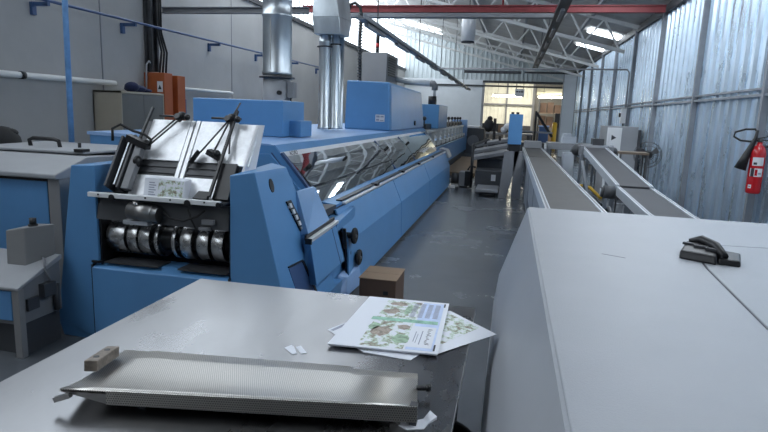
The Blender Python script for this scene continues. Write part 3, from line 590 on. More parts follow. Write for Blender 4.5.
part('duct_box', B().hexa([(-2.99, 8.45, 2.78), (-2.58, 8.45, 2.78), (-2.56, 8.85, 2.78), (-2.99, 8.85, 2.78)], [(-3.01, 8.42, 3.02), (-2.60, 8.42, 3.02), (-2.54, 8.9, 3.02), (-3.01, 8.9, 3.02)]).hexa([(-3.01, 8.42, 3.022), (-2.60, 8.42, 3.022), (-2.54, 8.9, 3.022), (-3.01, 8.9, 3.022)], [(-2.98, 8.42, 3.9), (-2.74, 8.42, 3.9), (-2.66, 8.9, 3.9), (-2.98, 8.9, 3.9)]), M['galv'], t, .006)
part('clamp_ring', B().lathe((-2.86, 8.6, 2.60), [(.11, 0), (.125, .0), (.125, .015), (.11, .02)], 28).lathe((-2.705, 8.64, 2.64), [(.075, 0), (.088, .0), (.088, .015), (.075, .02)], 24), M['dark_steel'], t)
# corrugated hose and electrical box behind the hood
t = thing('extraction_hose', 'black ribbed hose looping down onto the large blue hood', 'hose', (-3.2, 11.9, 1.38))
p = [(-3.46, 11.9, 3.72), (-3.43, 11.9, 3.83), (-3.33, 11.9, 3.86), (-3.22, 11.9, 3.78), (-3.19, 11.9, 3.62), (-3.21, 11.9, 3.09), (-3.19, 11.9, 2.57), (-3.16, 11.9, 1.38)]
part('hose', B().tube(p, .032, 10), M['rubber'], t)
b = B()
for i in range(24):
    z = 3.64-i*.06; b.cyl((-3.20, 11.9, z), (-3.20, 11.9, z+.025), .044, n=12)
part('hose_ribs', b, M['grey_dark'], t)
t = thing('wall_unit', 'grey louvred electrical unit above the large blue hood', 'electrical unit', (-3.4, 14.3, 2.2))
part('enclosure', B().box(-3.75, -3.12, 14.2, 15.6, 1.40, 3.12), M['grey_warm'], t, .01)
b = B()
for i in range(8): b.box(-3.125, -3.10, 14.4, 15.2, 2.58+i*.06, 2.61+i*.06)
part('louvres', b, M['black'], t)
part('warning_lamp', B().cyl((-3.42, 14.4, 3.12), (-3.42, 14.4, 3.26), .04, n=12).cyl((-3.42, 14.4, 3.36), (-3.42, 14.4, 3.58), .042, n=12), M['black'], t)
part('lamp_lens', B().cyl((-3.42, 14.4, 3.26), (-3.42, 14.4, 3.36), .043, n=12), M['red_glow'], t)
t = thing('feed_pipe', 'grey horizontal pipe elbowing down to the motor on the small blue hood', 'pipe', (-2.6, 15.5, 2.5))
part('pipe', B().tube([(-3.13, 15.5, 2.55), (-2.15, 15.5, 2.47)], .075, 14), M['panel'], t)
part('elbow', B().tube([(-2.2, 15.5, 2.475), (-2.11, 15.5, 2.47), (-2.07, 15.5, 2.42), (-2.07, 15.5, 2.30)], .085, 14), M['grey_mid'], t)
part('pipe_tail', B().cyl((-2.07, 15.5, 2.14), (-2.07, 15.5, 2.32), .035, n=10), M['alu'], t)

# ------------------------------------------------------------------ stacker at far left
t = thing('delivery_unit', 'grey and blue delivery unit with a flat lid and black handle, at the left edge', 'machine', (-4.0, 4.1, 0))
LX0, LX1, LY = -5.0, -3.16, 3.5
part('body', B().box(LX0, LX1-.02, LY+.04, 4.68, .05, 1.08), M['grey_warm'], t, .01)
part('front_door', B().box(LX0, LX1-.12, LY+.015, LY+.045, .30, 1.065), M['blue'], t, .006)
part('door_gap', B().box(LX0, LX1-.10, LY+.02, LY+.042, .28, 1.085), M['black'], t)
part('corner_post', B().box(LX1-.10, LX1, LY, LY+.14, .05, 1.09), M['grey_warm'], t, .006)
part('sloped_cover', B().prism('x', [(LY-.03, 1.09), (LY-.03, 1.125), (LY+.30, 1.235), (LY+.36, 1.235), (LY+1.19, 1.20), (LY+1.19, 1.09)], LX0, LX1), M['grey'], t, .01)
part('side_cheek', B().prism('x', [(LY+.14, .10), (LY+.14, 1.09), (LY+1.18, 1.09), (LY+1.18, .1)], LX1-.02, LX1), M['grey_warm'], t)
part('lid', B().hexa([(-4.25, LY+.33, 1.245), (-3.22, LY+.33, 1.245), (-3.17, LY+1.18, 1.245), (-4.35, LY+1.18, 1.245)], [(-4.25, LY+.33, 1.265), (-3.22, LY+.33, 1.265), (-3.17, LY+1.18, 1.265), (-4.35, LY+1.18, 1.265)]), M['grey'], t, .006)
part('lid_handle', B().tube([(-3.98, LY+.62, 1.26), (-3.99, LY+.62, 1.315), (-3.95, LY+.62, 1.33), (-3.75, LY+.62, 1.33), (-3.70, LY+.62, 1.315), (-3.69, LY+.62, 1.26)], .017, 10).cyl((-3.55, LY+.68, 1.26), (-3.55, LY+.68, 1.305), .014, n=10), M['black'], t)
part('lid_catch', B().box(-3.30, -3.22, LY+.32, LY+.40, 1.26, 1.285).box(-3.27, -3.18, LY+.86, LY+.92, 1.26, 1.285), M['black'], t)
part('lower_band', B().box(LX0, LX1-.1, LY+.0, LY+.05, .14, .30), M['grey_warm'], t)
solo('black_bag', B().ball((-5.20, 5.02, 1.18), .19, (1.0, .9, 1.0)).ball((-5.22, 4.98, .92), .24, (1, .9, 1.1)).ball((-5.24, 5.0, .45), .28, (1, .9, 1.6)).ball((-5.15, 5.06, 1.30), .08, (1.2, 1, .6)), M['rubber'],
     'tall black rounded bag standing behind the delivery unit at the left edge', 'bag', (-5.2, 5.0, 0))
t = thing('operator_panel', 'small grey operator box with a black knob standing on the low sloped desk cabinet', 'control box', (-3.1, 3.18, .56))
part('box', B().hexa([(-3.245, 3.09, .552), (-3.095, 3.09, .552), (-2.985, 3.235, .612), (-3.13, 3.24, .612)], [(-3.245, 3.10, .785), (-3.095, 3.10, .815), (-2.985, 3.24, .825), (-3.13, 3.25, .815)]), M['grey_warm'], t, .008)
part('knob', B().cyl((-3.09, 3.17, .815), (-3.09, 3.17, .868), .022, n=14).cyl((-3.09, 3.17, .814), (-3.09, 3.17, .826), .03, n=14), M['black'], t)
part('cable', B().tube([(-3.03, 3.17, .60), (-2.985, 3.13, .60), (-2.955, 3.10, .55), (-2.93, 3.12, .46)], .008, 6), M['grey_mid'], t)
t = thing('feeder_cabinet', 'low grey desk cabinet with sloped top and blue door beside the left pillar', 'cabinet', (-3.2, 3.05, 0))
part('top', B().prism('x', [(2.875, .455), (2.875, .475), (3.23, .61), (3.255, .61), (3.255, .58)], -3.65, -2.955), M['grey'], t, .006)
part('body', B().prism('x', [(2.90, .22), (2.90, .455), (3.25, .58), (3.25, .22)], -3.65, -2.975), M['grey_mid'], t, .004)
part('blue_door', B().box(-3.65, -3.02, 2.885, 2.90, .25, .445), M['blue'], t, .004)
part('post', B().box(-3.015, -2.962, 2.885, 2.93, .0, .46), M['grey_warm'], t, .004)
part('base', B().box(-3.5, -2.99, 2.95, 3.24, .0, .22), M['grey_dark'], t)
part('valve', B().box(-2.975, -2.93, 3.06, 3.16, .36, .45).cyl((-2.95, 3.18, .24), (-2.95, 3.18, .42), .02, n=8).box(-2.975, -2.955, 2.95, 3.04, .30, .38), M['grey_dark'], t)

# ------------------------------------------------------------------ foreground table
t = thing('steel_table', 'worn brushed steel table in the foreground', 'table', (-.69, 1.2, 0))
part('tabletop', B().box(-1.29, -.085, .25, 2.205, .875, .90), M['steel_table'], t, .0015)
part('apron', B().box(-1.25, -.13, .32, .36, .72, .875).box(-1.25, -.13, 2.10, 2.14, .72, .875).box(-1.25, -1.21, .32, 2.14, .72, .875).box(-.17, -.13, .32, 2.14, .72, .875), M['grey_dark'], t)
for x in (-1.23, -.15):
    for y in (.35, 2.11): part('leg', B().box(x-.025, x+.025, y-.025, y+.025, 0, .875), M['grey_dark'], t)
part('lower_shelf', B().box(-1.2, -.34, .4, 2.08, .2, .22), M['grey_dark'], t)
TZ = .90
# perforated plate with a folded front lip
def uvmesh(o):
    me = o.data; uv = me.uv_layers.new(name='UVMap')
    for pg in me.polygons:
        nrm_ = pg.normal
        for li in pg.loop_indices:
            c = me.vertices[me.loops[li].vertex_index].co
            uv.data[li].uv = (c.x, c.y) if abs(nrm_.z) > .5 else (c.x, c.z)
t = thing('perforated_plate', 'long perforated steel plate with folded front lip lying on the steel table', 'plate', (-.62, 1.3, TZ))
FL, FR = V((-1.03, 1.10, .957)), V((-.170, 1.262, .957)); BL, BR = V((-1.105, 1.452, .906)), V((-.215, 1.56, .906))
prof = [(0, 0), (.12, -.006), (.25, -.010), (.42, -.010), (.6, -.007), (.8, -.003), (1, 0)]
def sheet(th):
    b = B(); rows = []
    for u in (0, .085, .1, .78, .79, 1):
        top = []
        for w, dz in prof:
            ww = w*(1 if .09 < u < .785 else (.93 if u >= .785 else .97 if u < .05 else .97))
            a = FL.lerp(FR, u); c = BL.lerp(BR, u); q = a.lerp(c, ww); q.z += dz; top.append(q)
        rows.append(top)
    for i in range(len(rows)-1):
        for j in range(len(prof)-1):
            b.face([rows[i][j], rows[i+1][j], rows[i+1][j+1], rows[i][j+1]], True)
    bmesh.ops.remove_doubles(b.b, verts=b.b.verts[:], dist=1e-5)
    g = bmesh.ops.extrude_face_region(b.b, geom=b.b.faces[:])
    bmesh.ops.translate(b.b, verts=[v for v in g['geom'] if isinstance(v, bmesh.types.BMVert)], vec=(0, 0, -th)); return b
o = part('sheet', sheet(.003), M['perf'], t); uvmesh(o)
dx = (FR-FL).normalized(); ny = V((0, 0, 1)).cross(dx)
LP0 = FL.lerp(FR, .13)
o = part('front_lip', B().hexa([LP0+V((0, 0, -.036)), FR+V((0, 0, -.042)), FR+ny*.003+V((0, 0, -.042)), LP0+ny*.003+V((0, 0, -.036))], [LP0, FR, FR+ny*.003, LP0+ny*.003]), M['perf'], t); uvmesh(o)
part('left_tongue', B().hexa([FL+V((-.005, .0, -.006)), LP0+V((0, 0, -.008)), LP0+V((0, 0, -.034)), FL+V((.05, .012, -.02))], [FL+V((-.005, .02, -.006)), LP0+V((0, .012, -.008)), LP0+V((0, .012, -.034)), FL+V((.05, .03, -.02))]).bar(FL+V((.03, 0, -.012)), FL+V((-.012, -.004, -.028)), .012, .012), M['steel_dull'], t)
part('foot', B().box(-.19, -.172, 1.268, 1.29, .9, .955).box(-.86, -.84, 1.16, 1.19, .9, .93), M['dark_steel'], t)
part('pin', B().cyl((-.197, 1.42, .925), (-.165, 1.428, .925), .007, n=8).cyl((-.172, 1.427, .925), (-.16, 1.43, .925), .010, n=8), M['black'], t)
t = thing('steel_block', 'small dull steel block with two holes on the left end of the perforated plate', 'block', (-1.04, 1.27, .935))
bl0, bl1 = V((-1.045, 1.225, .958)), V((-1.085, 1.365, .937))
part('block', B().bar(bl0, bl1, .036, .030), M['block_steel'], t, .003)
part('bolt_holes', B().cyl(bl0.lerp(bl1, .25)+V((0, 0, .012)), bl0.lerp(bl1, .25)+V((0, 0, .0165)), .008, n=12).cyl(bl0.lerp(bl1, .72)+V((0, 0, .012)), bl0.lerp(bl1, .72)+V((0, 0, .0165)), .008, n=12), M['black'], t)
# printed sheets and magazine
def quad_sheet(pts, z0, z1): return B().hexa([(*p, z0) for p in pts], [(*p, z1) for p in pts])
o = solo('printed_sheet', quad_sheet([(-.572, 1.80), (-.403, 1.655), (-.250, 1.64), (-.19, 1.80), (-.50, 1.95)], TZ+.0005, TZ+.002), M['paper'], 'white printed sheet under the magazine, its front corner pointing to the plate', 'sheet of paper', (-.4, 1.75, TZ), 'printed sheets')
part('sheet_print', quad_sheet([(-.50, 1.72), (-.40, 1.668), (-.30, 1.70), (-.45, 1.80)], TZ+.002, TZ+.0024), M['print_fine'], o)
part('edge_print', quad_sheet([(-.560, 1.80), (-.548, 1.795), (-.52, 1.86), (-.53, 1.875)], TZ+.002, TZ+.0024), M['ink_grey'], o)
o = solo('printed_sheet', quad_sheet([(-.30, 2.06), (-.178, 2.125), (.004, 1.935), (-.172, 1.712), (-.33, 1.735)], TZ+.0028, TZ+.0045), M['paper'], 'white printed sheet with brown animals jutting over the table corner', 'sheet of paper', (-.2, 1.9, TZ), 'printed sheets')
part('sheet_print', quad_sheet([(-.26, 2.04), (-.178, 2.095), (-.06, 1.975), (-.17, 1.79), (-.26, 1.80)], TZ+.0045, TZ+.0049), M['print_fine'], o)
MA, MBp, MC, MD = V((-.512, 2.172)), V((-.189, 2.186)), V((-.172, 1.685)), V((-.527, 1.660))
t = thing('magazine', 'white magazine with green and brown nature pictures lying on the steel table', 'magazine', (-.35, 1.92, TZ+.005))
part('cover', quad_sheet([MA, MBp, MC, MD], TZ+.0105, TZ+.0125), M['paper'], t)
part('pages', quad_sheet([MA+V((.004, -.003)), MBp+V((-.002, -.004)), MC+V((-.003, .004)), MD+V((.004, .004))], TZ+.0052, TZ+.0105), M['paper'], t)
def muv(u, v): a = MA.lerp(MBp, u); c = MD.lerp(MC, u); return a.lerp(c, v)
def mq(u0, u1, v0, v1, z=.0126, h=.0003, sk=0): return quad_sheet([muv(u0+sk, v0), muv(u1+sk, v0), muv(u1, v1), muv(u0, v1)], TZ+z, TZ+z+h)
def blob(cu, cv, ru, rv, seed, z=.0128):
    r = random.Random(seed); pts = [muv(cu+ru*math.cos(a)*r.uniform(.7, 1.1), cv+rv*math.sin(a)*r.uniform(.7, 1.1)) for a in [2*math.pi*k/14 for k in range(14)]]
    return quad_sheet(pts[::-1], TZ+z, TZ+z+.0003)
part('picture_panel', mq(.26, .68, .05, .97), M['print'], t)
part('blue_panel', mq(.70, .95, .04, .97, z=.0126), M['print_blue'], t)
part('green_band', mq(.22, .93, .44, .50, z=.0131), M['print_green'], t)
part('animal_picture', blob(.42, .12, .12, .05, 1), M['print_brown'], t); part('animal_picture', blob(.38, .30, .10, .06, 2), M['print_brown'], t)
part('animal_picture', blob(.40, .70, .11, .10, 3), M['print_brown'], t); part('animal_picture', blob(.60, .60, .08, .05, 4), M['print_brown'], t)
part('leaf_picture', blob(.62, .80, .10, .09, 5), M['print_sage'], t); part('leaf_picture', blob(.30, .62, .06, .07, 6), M['print_sage'], t); part('leaf_picture', blob(.56, .24, .05, .12, 8), M['print_sage'], t)
b = B()
for i in range(4):
    for k in range(12):
        q = muv(.60+.085*i, .08+.026*k); q1 = muv(.655+.085*i, .08+.026*k); q2 = muv(.655+.085*i, .094+.026*k); q3 = muv(.60+.085*i, .094+.026*k)
        b.hexa([(*p, TZ+.0130) for p in (q3, q2, q1, q)], [(*p, TZ+.0133) for p in (q3, q2, q1, q)])
part('text_columns', b, M['ink_grey'], t)
part('text_panel', mq(.70, .93, .56, .93, z=.0131), M['paper'], t)
b = B()
for i, (u, v0, v1, w) in enumerate(((.74, .66, .84, .008), (.765, .70, .86, .006), (.80, .64, .88, .010))):
    b2 = quad_sheet([muv(u, v0), muv(u+w, v0), muv(u+w, v1), muv(u, v1)], TZ+.0134, TZ+.0137); me = bpy.data.meshes.new('tmp'); b2.b.to_mesh(me); b.b.from_mesh(me); b2.b.free(); bpy.data.meshes.remove(me)
part('text_lines', b, M['ink_grey'], t)
part('corner_mark', mq(.945, .965, .03, .11, z=.0126), M['ink'], t); part('corner_mark', mq(.945, .965, .86, .96, z=.0126), M['ink'], t)
b = B(); r = random.Random(12)
for i in range(13):
    u = .862+r.uniform(-.006, .006); v = .60+.022*i; hgt = r.choice((.014, .02, .034)); q = [muv(u-.008, v), muv(u+hgt, v+.004), muv(u+hgt, v+.010), muv(u-.008, v+.008)]
    b.hexa([(*w_, TZ+.0134) for w_ in q], [(*w_, TZ+.0137) for w_ in q])
part('script_headline', b, M['ink'], t)
# scraps
sc = [[(-.654, 1.612), (-.641, 1.640), (-.628, 1.630), (-.600, 1.582), (-.612, 1.574)], [(-.622, 1.628), (-.609, 1.642), (-.572, 1.596), (-.588, 1.585)]]
for i, p in enumerate(sc):
    solo('paper_scrap', quad_sheet(p[::-1], TZ+.0004, TZ+.002), M['paper'], ('small white paper slip behind the plate, left of the pair', 'small white paper slip behind the plate, right of the pair')[i], 'paper scrap', (*p[0], TZ), 'paper scraps on the table')
p = [(-.214, 1.262), (-.205, 1.298), (-.176, 1.296), (-.160, 1.308), (-.148, 1.342), (-.127, 1.317), (-.145, 1.290), (-.152, 1.262), (-.190, 1.248)]
b = B(); lo = [(x, y, TZ+.0004) for x, y in p]; hi = [(x, y, TZ+.003+(.006 if i in (4, 5) else 0)) for i, (x, y) in enumerate(p)]
solo('paper_scrap', b.hexa(lo, hi), M['paper'], 'torn white paper scrap at the right front end of the perforated plate', 'paper scrap', (-.17, 1.29, TZ), 'paper scraps on the table')
# bin under the table edge
t = thing('waste_bin', 'black bin with an orange rim mark in the gap beside the steel table', 'bin', (-.10, 1.72, 0))
b = B().lathe((-.185, 1.62, 0), [(.11, 0), (.115, .01), (.14, .62), (.155, .63), (.155, .66), (.14, .66), (.135, .64), (.105, .03)], 28)
part('tub', b, M['rubber'], t)
part('orange_mark', B().box(-.115, -.075, 1.6, 1.66, .60, .625), M['orange_plastic'], t)

# cardboard box by the machine
t = thing('cardboard_box', 'brown cardboard box on the floor beside the blue machine', 'box', (-.98, 4.6, 0))
part('carton', B().box(-1.10, -.80, 4.28, 4.66, 0, .34), M['carton'], t, .004)
part('flaps', B().box(-1.105, -.795, 4.275, 4.46, .34, .346).box(-1.105, -.795, 4.468, 4.665, .34, .345), M['carton_pale'], t)
part('hand_hole', B().box(-.90, -.86, 4.276, 4.281, .22, .25), M['black'], t)

# ------------------------------------------------------------------ big grey cover at right
t = thing('machine_cover', 'large light grey textured machine cover with black latch, right foreground', 'machine cover', (.8, 1.6, 0))
GZ = 1.2
prof = [(.0, 0), (-.015, .70), (0.0, .83), (.112, GZ-.012), (.124, GZ), (2.2, GZ), (2.2, 0)]
GS = .632
part('body', B().prism('y', [(x, z-.004 if z > .9 else z) for x, z in prof], .30, 2.97), M['black'], t)
def lidp(x0, x1, y0, y1): return B().box(x0, x1, y0, y1, GZ-.006, GZ+.004)
part('top_panel', B().prism('z', [(.118, .28), (.52, .28), (.597, 1.387), (.637, 1.93), (.692, 2.335), (2.2, 2.49), (2.2, 2.985), (.118, 2.985)], GZ-.006, GZ+.004), M['cover_grey'], t, .003)
part('top_panel', B().prism('z', [(.526, .28), (2.2, .28), (2.2, 2.483), (.700, 2.328), (.643, 1.93), (.603, 1.387)], GZ-.006, GZ+.004), M['cover_grey'], t, .003)
part('side_panel', B().prism('y', [(-.004, 0.02), (-.02, .70), (-.005, .832), (.112, GZ-.004), (.122, GZ+.004), (.125, GZ-.01), (.02, .83), (.0, .70), (.01, .02)], .28, 2.985), M['cover_grey'], t)
part('side_skirt', B().box(-.023, -.017, .4, 2.98, .03, .69), M['cover_grey'], t)
part('scratch', B().bar((.335, 2.02, GZ+.0042), (.405, 1.985, GZ+.0042), .004, .0006), M['grey_dark'], t)
lt = part('latch', B().hexa([(.585, 2.045, GZ+.004), (.685, 1.985, GZ+.004), (.735, 2.13, GZ+.004), (.640, 2.19, GZ+.004)], [(.588, 2.055, GZ+.032), (.682, 1.998, GZ+.032), (.722, 2.12, GZ+.046), (.642, 2.175, GZ+.046)]), M['black'], t, .007)
part('latch_plate', B().hexa([(.690, 2.0, GZ+.004), (.755, 1.985, GZ+.004), (.795, 2.10, GZ+.004), (.735, 2.14, GZ+.004)], [(.693, 2.005, GZ+.024), (.752, 1.99, GZ+.024), (.788, 2.095, GZ+.030), (.733, 2.13, GZ+.030)]), M['black'], lt, .006)
part('latch_grip', B().tube([(.648, 2.165, GZ+.042), (.682, 2.15, GZ+.056), (.705, 2.08, GZ+.050), (.712, 2.01, GZ+.03)], [.012, .016, .016, .012], 10), M['black'], lt)
b = B()
for k in range(3): b.bar((.618+.026*k, 2.135-.035*k, GZ+.0425), (.660+.022*k, 2.115-.035*k, GZ+.0425), .016, .008)
part('latch_slots', b, M['grey_dark'], lt)

# ------------------------------------------------------------------ conveyors
def conveyor(name, label, x0, x1, pts, m, legs, group, rail=.045, h=.11):
    t = thing(name, label, 'conveyor', ((x0+x1)/2, pts[0][0], 0), group)
    def strip(xa, xb, za, zb):
        b = B(); top = [(y, z+zb) for y, z in pts]; bot = [(y, z+za) for y, z in pts][::-1]
        return b.prism('x', top+bot, xa, xb)
    part('belt', strip(x0+rail, x1-rail, -.02, 0), m, t)
    for xa, xb in ((x0, x0+rail), (x1-rail, x1)):
        r = part('side_rail', strip(xa, xb, -h, .012), M['alu'], t, .003)
        part('rail_groove', strip(xa+.014, xb-.014, .0115, .0135), M['grey_mid'], r)
    part('belt_bed', strip(x0+rail, x1-rail, -.08, -.02), M['dark_steel'], t)
    for y in legs:
        z = pts[0][1]
        for (ya, za), (yb, zb) in zip(pts, pts[1:]):
            if ya <= y <= yb: z = za+(zb-za)*(y-ya)/(yb-ya)
        part('leg_frame', B().box(x0+.01, x0+.06, y-.025, y+.025, 0, z-h).box(x1-.06, x1-.01, y-.025, y+.025, 0, z-h).box(x0+.06, x1-.06, y-.02, y+.02, .25, .29).box(x0+.06, x1-.06, y-.02, y+.02, z-h-.09, z-h-.04), M['frame_grey'], t)
    return t
CG = 'belt conveyors'
t = conveyor('belt_conveyor', 'wide flat belt conveyor directly behind the grey cover, near section', .33, .83, [(3.4, .9), (11.9, .9)], M['belt'], (3.7, 5.6, 7.6, 9.6, 11.5), CG)
part('side_cladding', B().box(.345, .352, 3.6, 9.5, .35, .79).box(.345, .352, 9.7, 11.6, .1, .79), M['frame_grey'], t)
t = conveyor('belt_conveyor', 'wide flat belt conveyor continuing far behind beside the blue post', .33, .83, [(11.95, .9), (15.6, .9)], M['belt'], (12.4, 15.0), CG)
part('end_block', B().box(.36, .80, 15.3, 15.75, .9, 1.08), M['grey'], t, .02)
part('end_guide', B().bar((.84, 14.3, .92), (.90, 15.6, 1.0), .05, .08), M['alu'], t)
t = conveyor('belt_conveyor', 'narrow dark belt conveyor near the right wall, lower level section', 1.20, 1.60, [(3.6, .86), (5.3, .87), (6.75, .93)], M['belt_dark'], (4.2, 6.3), CG, .04, .09)
part('diagonal_brace', B().bar((1.62, 3.7, .84), (2.0, 5.8, .40), .04, .04), M['dark_steel'], t)
t = conveyor('belt_conveyor', 'narrow dark belt conveyor near the right wall, rising far section', 1.20, 1.60, [(6.82, .945), (10.2, 1.21)], M['belt_dark'], (7.2, 9.7), CG, .04, .09)
part('drive_motor', B().cyl((1.08, 6.85, .86), (1.20, 6.85, .86), .075, n=20).cyl((1.05, 6.85, .86), (1.08, 6.85, .86), .06, n=20), M['grey_dark'], t)
part('motor_cap', B().cyl((1.04, 6.85, .86), (1.05, 6.85, .86), .04, n=16), M['alu'], t)
part('head_roller', B().cyl((1.13, 10.25, 1.2), (1.7, 10.25, 1.2), .06, n=16).box(1.13, 1.20, 10.0, 10.4, 1.08, 1.24).box(1.60, 1.67, 10.0, 10.4, 1.08, 1.24), M['grey_mid'], t)
part('head_motor', B().ball((1.12, 10.2, 1.16), .10), M['dark_steel'], t); part('head_sensor', B().box(1.36, 1.54, 10.22, 10.46, 1.24, 1.36), M['dark_steel'], t); part('head_bearing', B().ball((1.68, 10.1, 1.17), .07), M['dark_steel'], t)
part('frame_brace', B().bar((1.16, 9.7, 1.0), (1.16, 7.6, .12), .04, .04).bar((1.16, 9.9, .5), (1.16, 8.6, .5), .04, .05).bar((1.16, 9.95, 1.1), (1.16, 9.95, .02), .04, .04), M['frame_grey'], t)
part('chute', B().hexa([(1.05, 8.2, .42), (1.27, 8.2, .42), (1.27, 9.2, .42), (1.05, 9.2, .42)], [(1.0, 8.0, .5), (1.27, 8.0, .56), (1.27, 9.3, .56), (1.0, 9.3, .5)]), M['grey_dark'], t)
b = B().tube([(1.05, 6.2+.22*math.cos(a), .55+.22*math.sin(a)) for a in [math.pi*k/10 for k in range(11)]], .02, 8)
solo('cable_loop', b.tube([(1.1, 6.15+.18*math.cos(a), .52+.18*math.sin(a)) for a in [math.pi*k/10 for k in range(11)]], .015, 8).box(1.03, 1.12, 5.96, 6.0, 0, .56).box(1.03, 1.12, 6.38, 6.44, 0, .56), M['dark_steel'],
     'dark curved guard frame between the two conveyors behind the grey cover', 'guard', (1.07, 6.2, 0))
# crossing roller table and paper bundles
t = thing('roller_table', 'grey cross table joining the wide conveyor to the narrow rising one', 'table', (1.6, 15.3, 0))
part('top', B().box(.95, 2.3, 15.3, 16.2, .90, 1.06), M['grey'], t, .006)
for x in (1.0, 2.2):
    for y in (15.4, 16.1): part('leg', B().box(x-.03, x+.03, y-.03, y+.03, 0, .90), M['frame_grey'], t)
solo('paper_stack', B().box(1.32, 1.66, 15.5, 16.0, 1.06, 1.22).box(1.34, 1.54, 15.52, 15.95, 1.22, 1.30), M['paper_dim'], 'white paper stack on top of the cross table', 'paper stack', (1.8, 15.8, 1.06), None, .006)
solo('paper_stack', B().box(1.30, 1.56, 14.7, 15.2, .0, .86), M['paper_dim'], 'tall white paper bundle on the floor in front of the cross table', 'paper stack', (1.7, 14.5, 0), None, .01)
solo('yellow_strap', B().tube([(1.2, 13.9, .32), (1.5, 13.6, .22), (1.8, 13.2, .2), (2.0, 12.9, .02)], .035, 8), M['yellow'], 'curved yellow guard below the white paper bundle', 'guard', (1.6, 13.4, 0))

# right side cabinet, trolley frame and fan
t = thing('electrical_cabinet', 'light grey electrical cabinet against the corrugated wall behind the rising conveyor', 'cabinet', (2.3, 13.4, 0))
part('body', B().box(2.0, 2.63, 13.05, 14.0, .05, 1.56), M['grey'], t, .01)
part('door', B().box(2.01, 2.30, 13.03, 13.05, .1, 1.53), M['white'], t, .006)
part('handle', B().box(2.03, 2.06, 13.015, 13.03, 1.2, 1.42), M['label'], t)
part('warning_sign', B().face([(2.10, 13.028, 1.26), (2.20, 13.028, 1.32), (2.10, 13.028, 1.38)]), M['ink'], t)
part('plinth', B().box(2.02, 2.6, 13.08, 13.98, 0, .05), M['black'], t)
part('side_strip', B().box(2.63, 2.70, 13.1, 13.5, .1, 1.5), M['grey_dark'], t)
t = thing('wall_switch', 'small white switch box on the wall post above the electrical cabinet', 'switch box', (2.66, 15.1, 1.6))
part('box', B().box(2.58, 2.70, 15.0, 15.14, 1.62, 1.98), M['white'], t, .006)
part('button', B().cyl((2.54, 15.05, 1.82), (2.58, 15.05, 1.82), .05, n=14), M['black'], t)
part('cable', B().tube([(2.64, 15.0, 1.62), (2.66, 15.0, 1.4), (2.72, 14.8, 1.2), (2.74, 14.7, .5)], .015, 6), M['black'], t)
t = thing('trolley_frame', 'thin metal trolley frame with a wooden shelf by the grey electrical cabinet', 'trolley', (2.15, 11, 0))
part('shelf', B().box(1.93, 2.42, 10.9, 11.3, 1.09, 1.13), M['wood'], t)
for x in (1.95, 2.40):
    for y in (10.92, 11.28): part('post', B().cyl((x, y, 0), (x, y, 1.12), .016, n=8), M['dark_steel'], t)
part('rail', B().cyl((1.95, 10.92, .3), (2.40, 10.92, .3), .012, n=6), M['dark_steel'], t)
t = thing('pedestal_fan', 'black wire pedestal fan in front of the corrugated wall beside the trolley frame', 'fan', (2.5, 11.1, 0))
FC = V((2.56, 11.62, 1.06)); b = B()
for r_, dy in ((.24, .0), (.24, .10), (.17, -.03), (.09, -.05)):
    b.tube([(FC.x+r_*math.cos(a), FC.y+dy, FC.z+r_*math.sin(a)) for a in [2*math.pi*k/28 for k in range(29)]], .005, 6, False)
for k in range(20):
    a = 2*math.pi*k/20; b.tube([(FC.x+.05*math.cos(a), FC.y-.06, FC.z+.05*math.sin(a)), (FC.x+.17*math.cos(a), FC.y-.03, FC.z+.17*math.sin(a)), (FC.x+.24*math.cos(a), FC.y+.05, FC.z+.24*math.sin(a))], .0022, 5)
part('cage', b, M['dark_steel'], t)
part('motor', B().cyl((FC.x, FC.y-.05, FC.z), (FC.x, FC.y+.22, FC.z), .07, n=16), M['black'], t)
b = B()
for k in range(3):
    a = 2*math.pi*k/3+.4; u = V((math.cos(a), 0, math.sin(a))); w = V((-math.sin(a), 0, math.cos(a)))
    p = [FC+u*.06+w*.03, FC+u*.19+w*.08, FC+u*.205-w*.025, FC+u*.06-w*.03]
    b.hexa([q+V((0, .02+.02*(i < 2), 0)) for i, q in enumerate(p)], [q+V((0, .024+.02*(i < 2), 0)) for i, q in enumerate(p)])
part('blades', b, M['grey_dark'], t)
part('stand', B().cyl((FC.x, FC.y+.15, 0.02), (FC.x, FC.y+.15, 1.02), .018, n=10).cyl((FC.x, FC.y+.15, 0), (FC.x, FC.y+.15, .03), .2, n=24), M['black'], t)

# fire extinguisher
EX, EY, EZ = 2.66, 7.0, .93
t = thing('fire_extinguisher', 'red fire extinguisher with black horn hanging on the corrugated right wall', 'fire extinguisher', (EX, EY, EZ))
part('cylinder', B().lathe((EX, EY, EZ), [(.06, 0), (.07, .008), (.074, .03), (.074, .44), (.068, .48), (.05, .515), (.028, .535), (.024, .56)], 32), M['red'], t)
def band(z0, z1, a0, a1, r=.0752):
    b = B(); n = 10
    for i in range(n):
        u, v = a0+(a1-a0)*i/n, a0+(a1-a0)*(i+1)/n
        b.face([(EX+r*math.cos(u), EY+r*math.sin(u), EZ+z0), (EX+r*math.cos(v), EY+r*math.sin(v), EZ+z0), (EX+r*math.cos(v), EY+r*math.sin(v), EZ+z1), (EX+r*math.cos(u), EY+r*math.sin(u), EZ+z1)], True)
    return b
D = math.radians
lb = part('label_band', band(.31, .40, D(215), D(300)), M['label'], t)
part('label_band', band(.19, .28, D(205), D(300)), M['label'], t)
part('label_panel', band(.19, .28, D(212), D(238), .0756), M['ink'], t); part('label_panel', band(.20, .27, D(243), D(262), .0756), M['red'], t); part('label_panel', band(.215, .235, D(266), D(292), .0756), M['ink_grey'], t); part('label_panel', band(.32, .345, D(225), D(250), .0756), M['ink'], t)
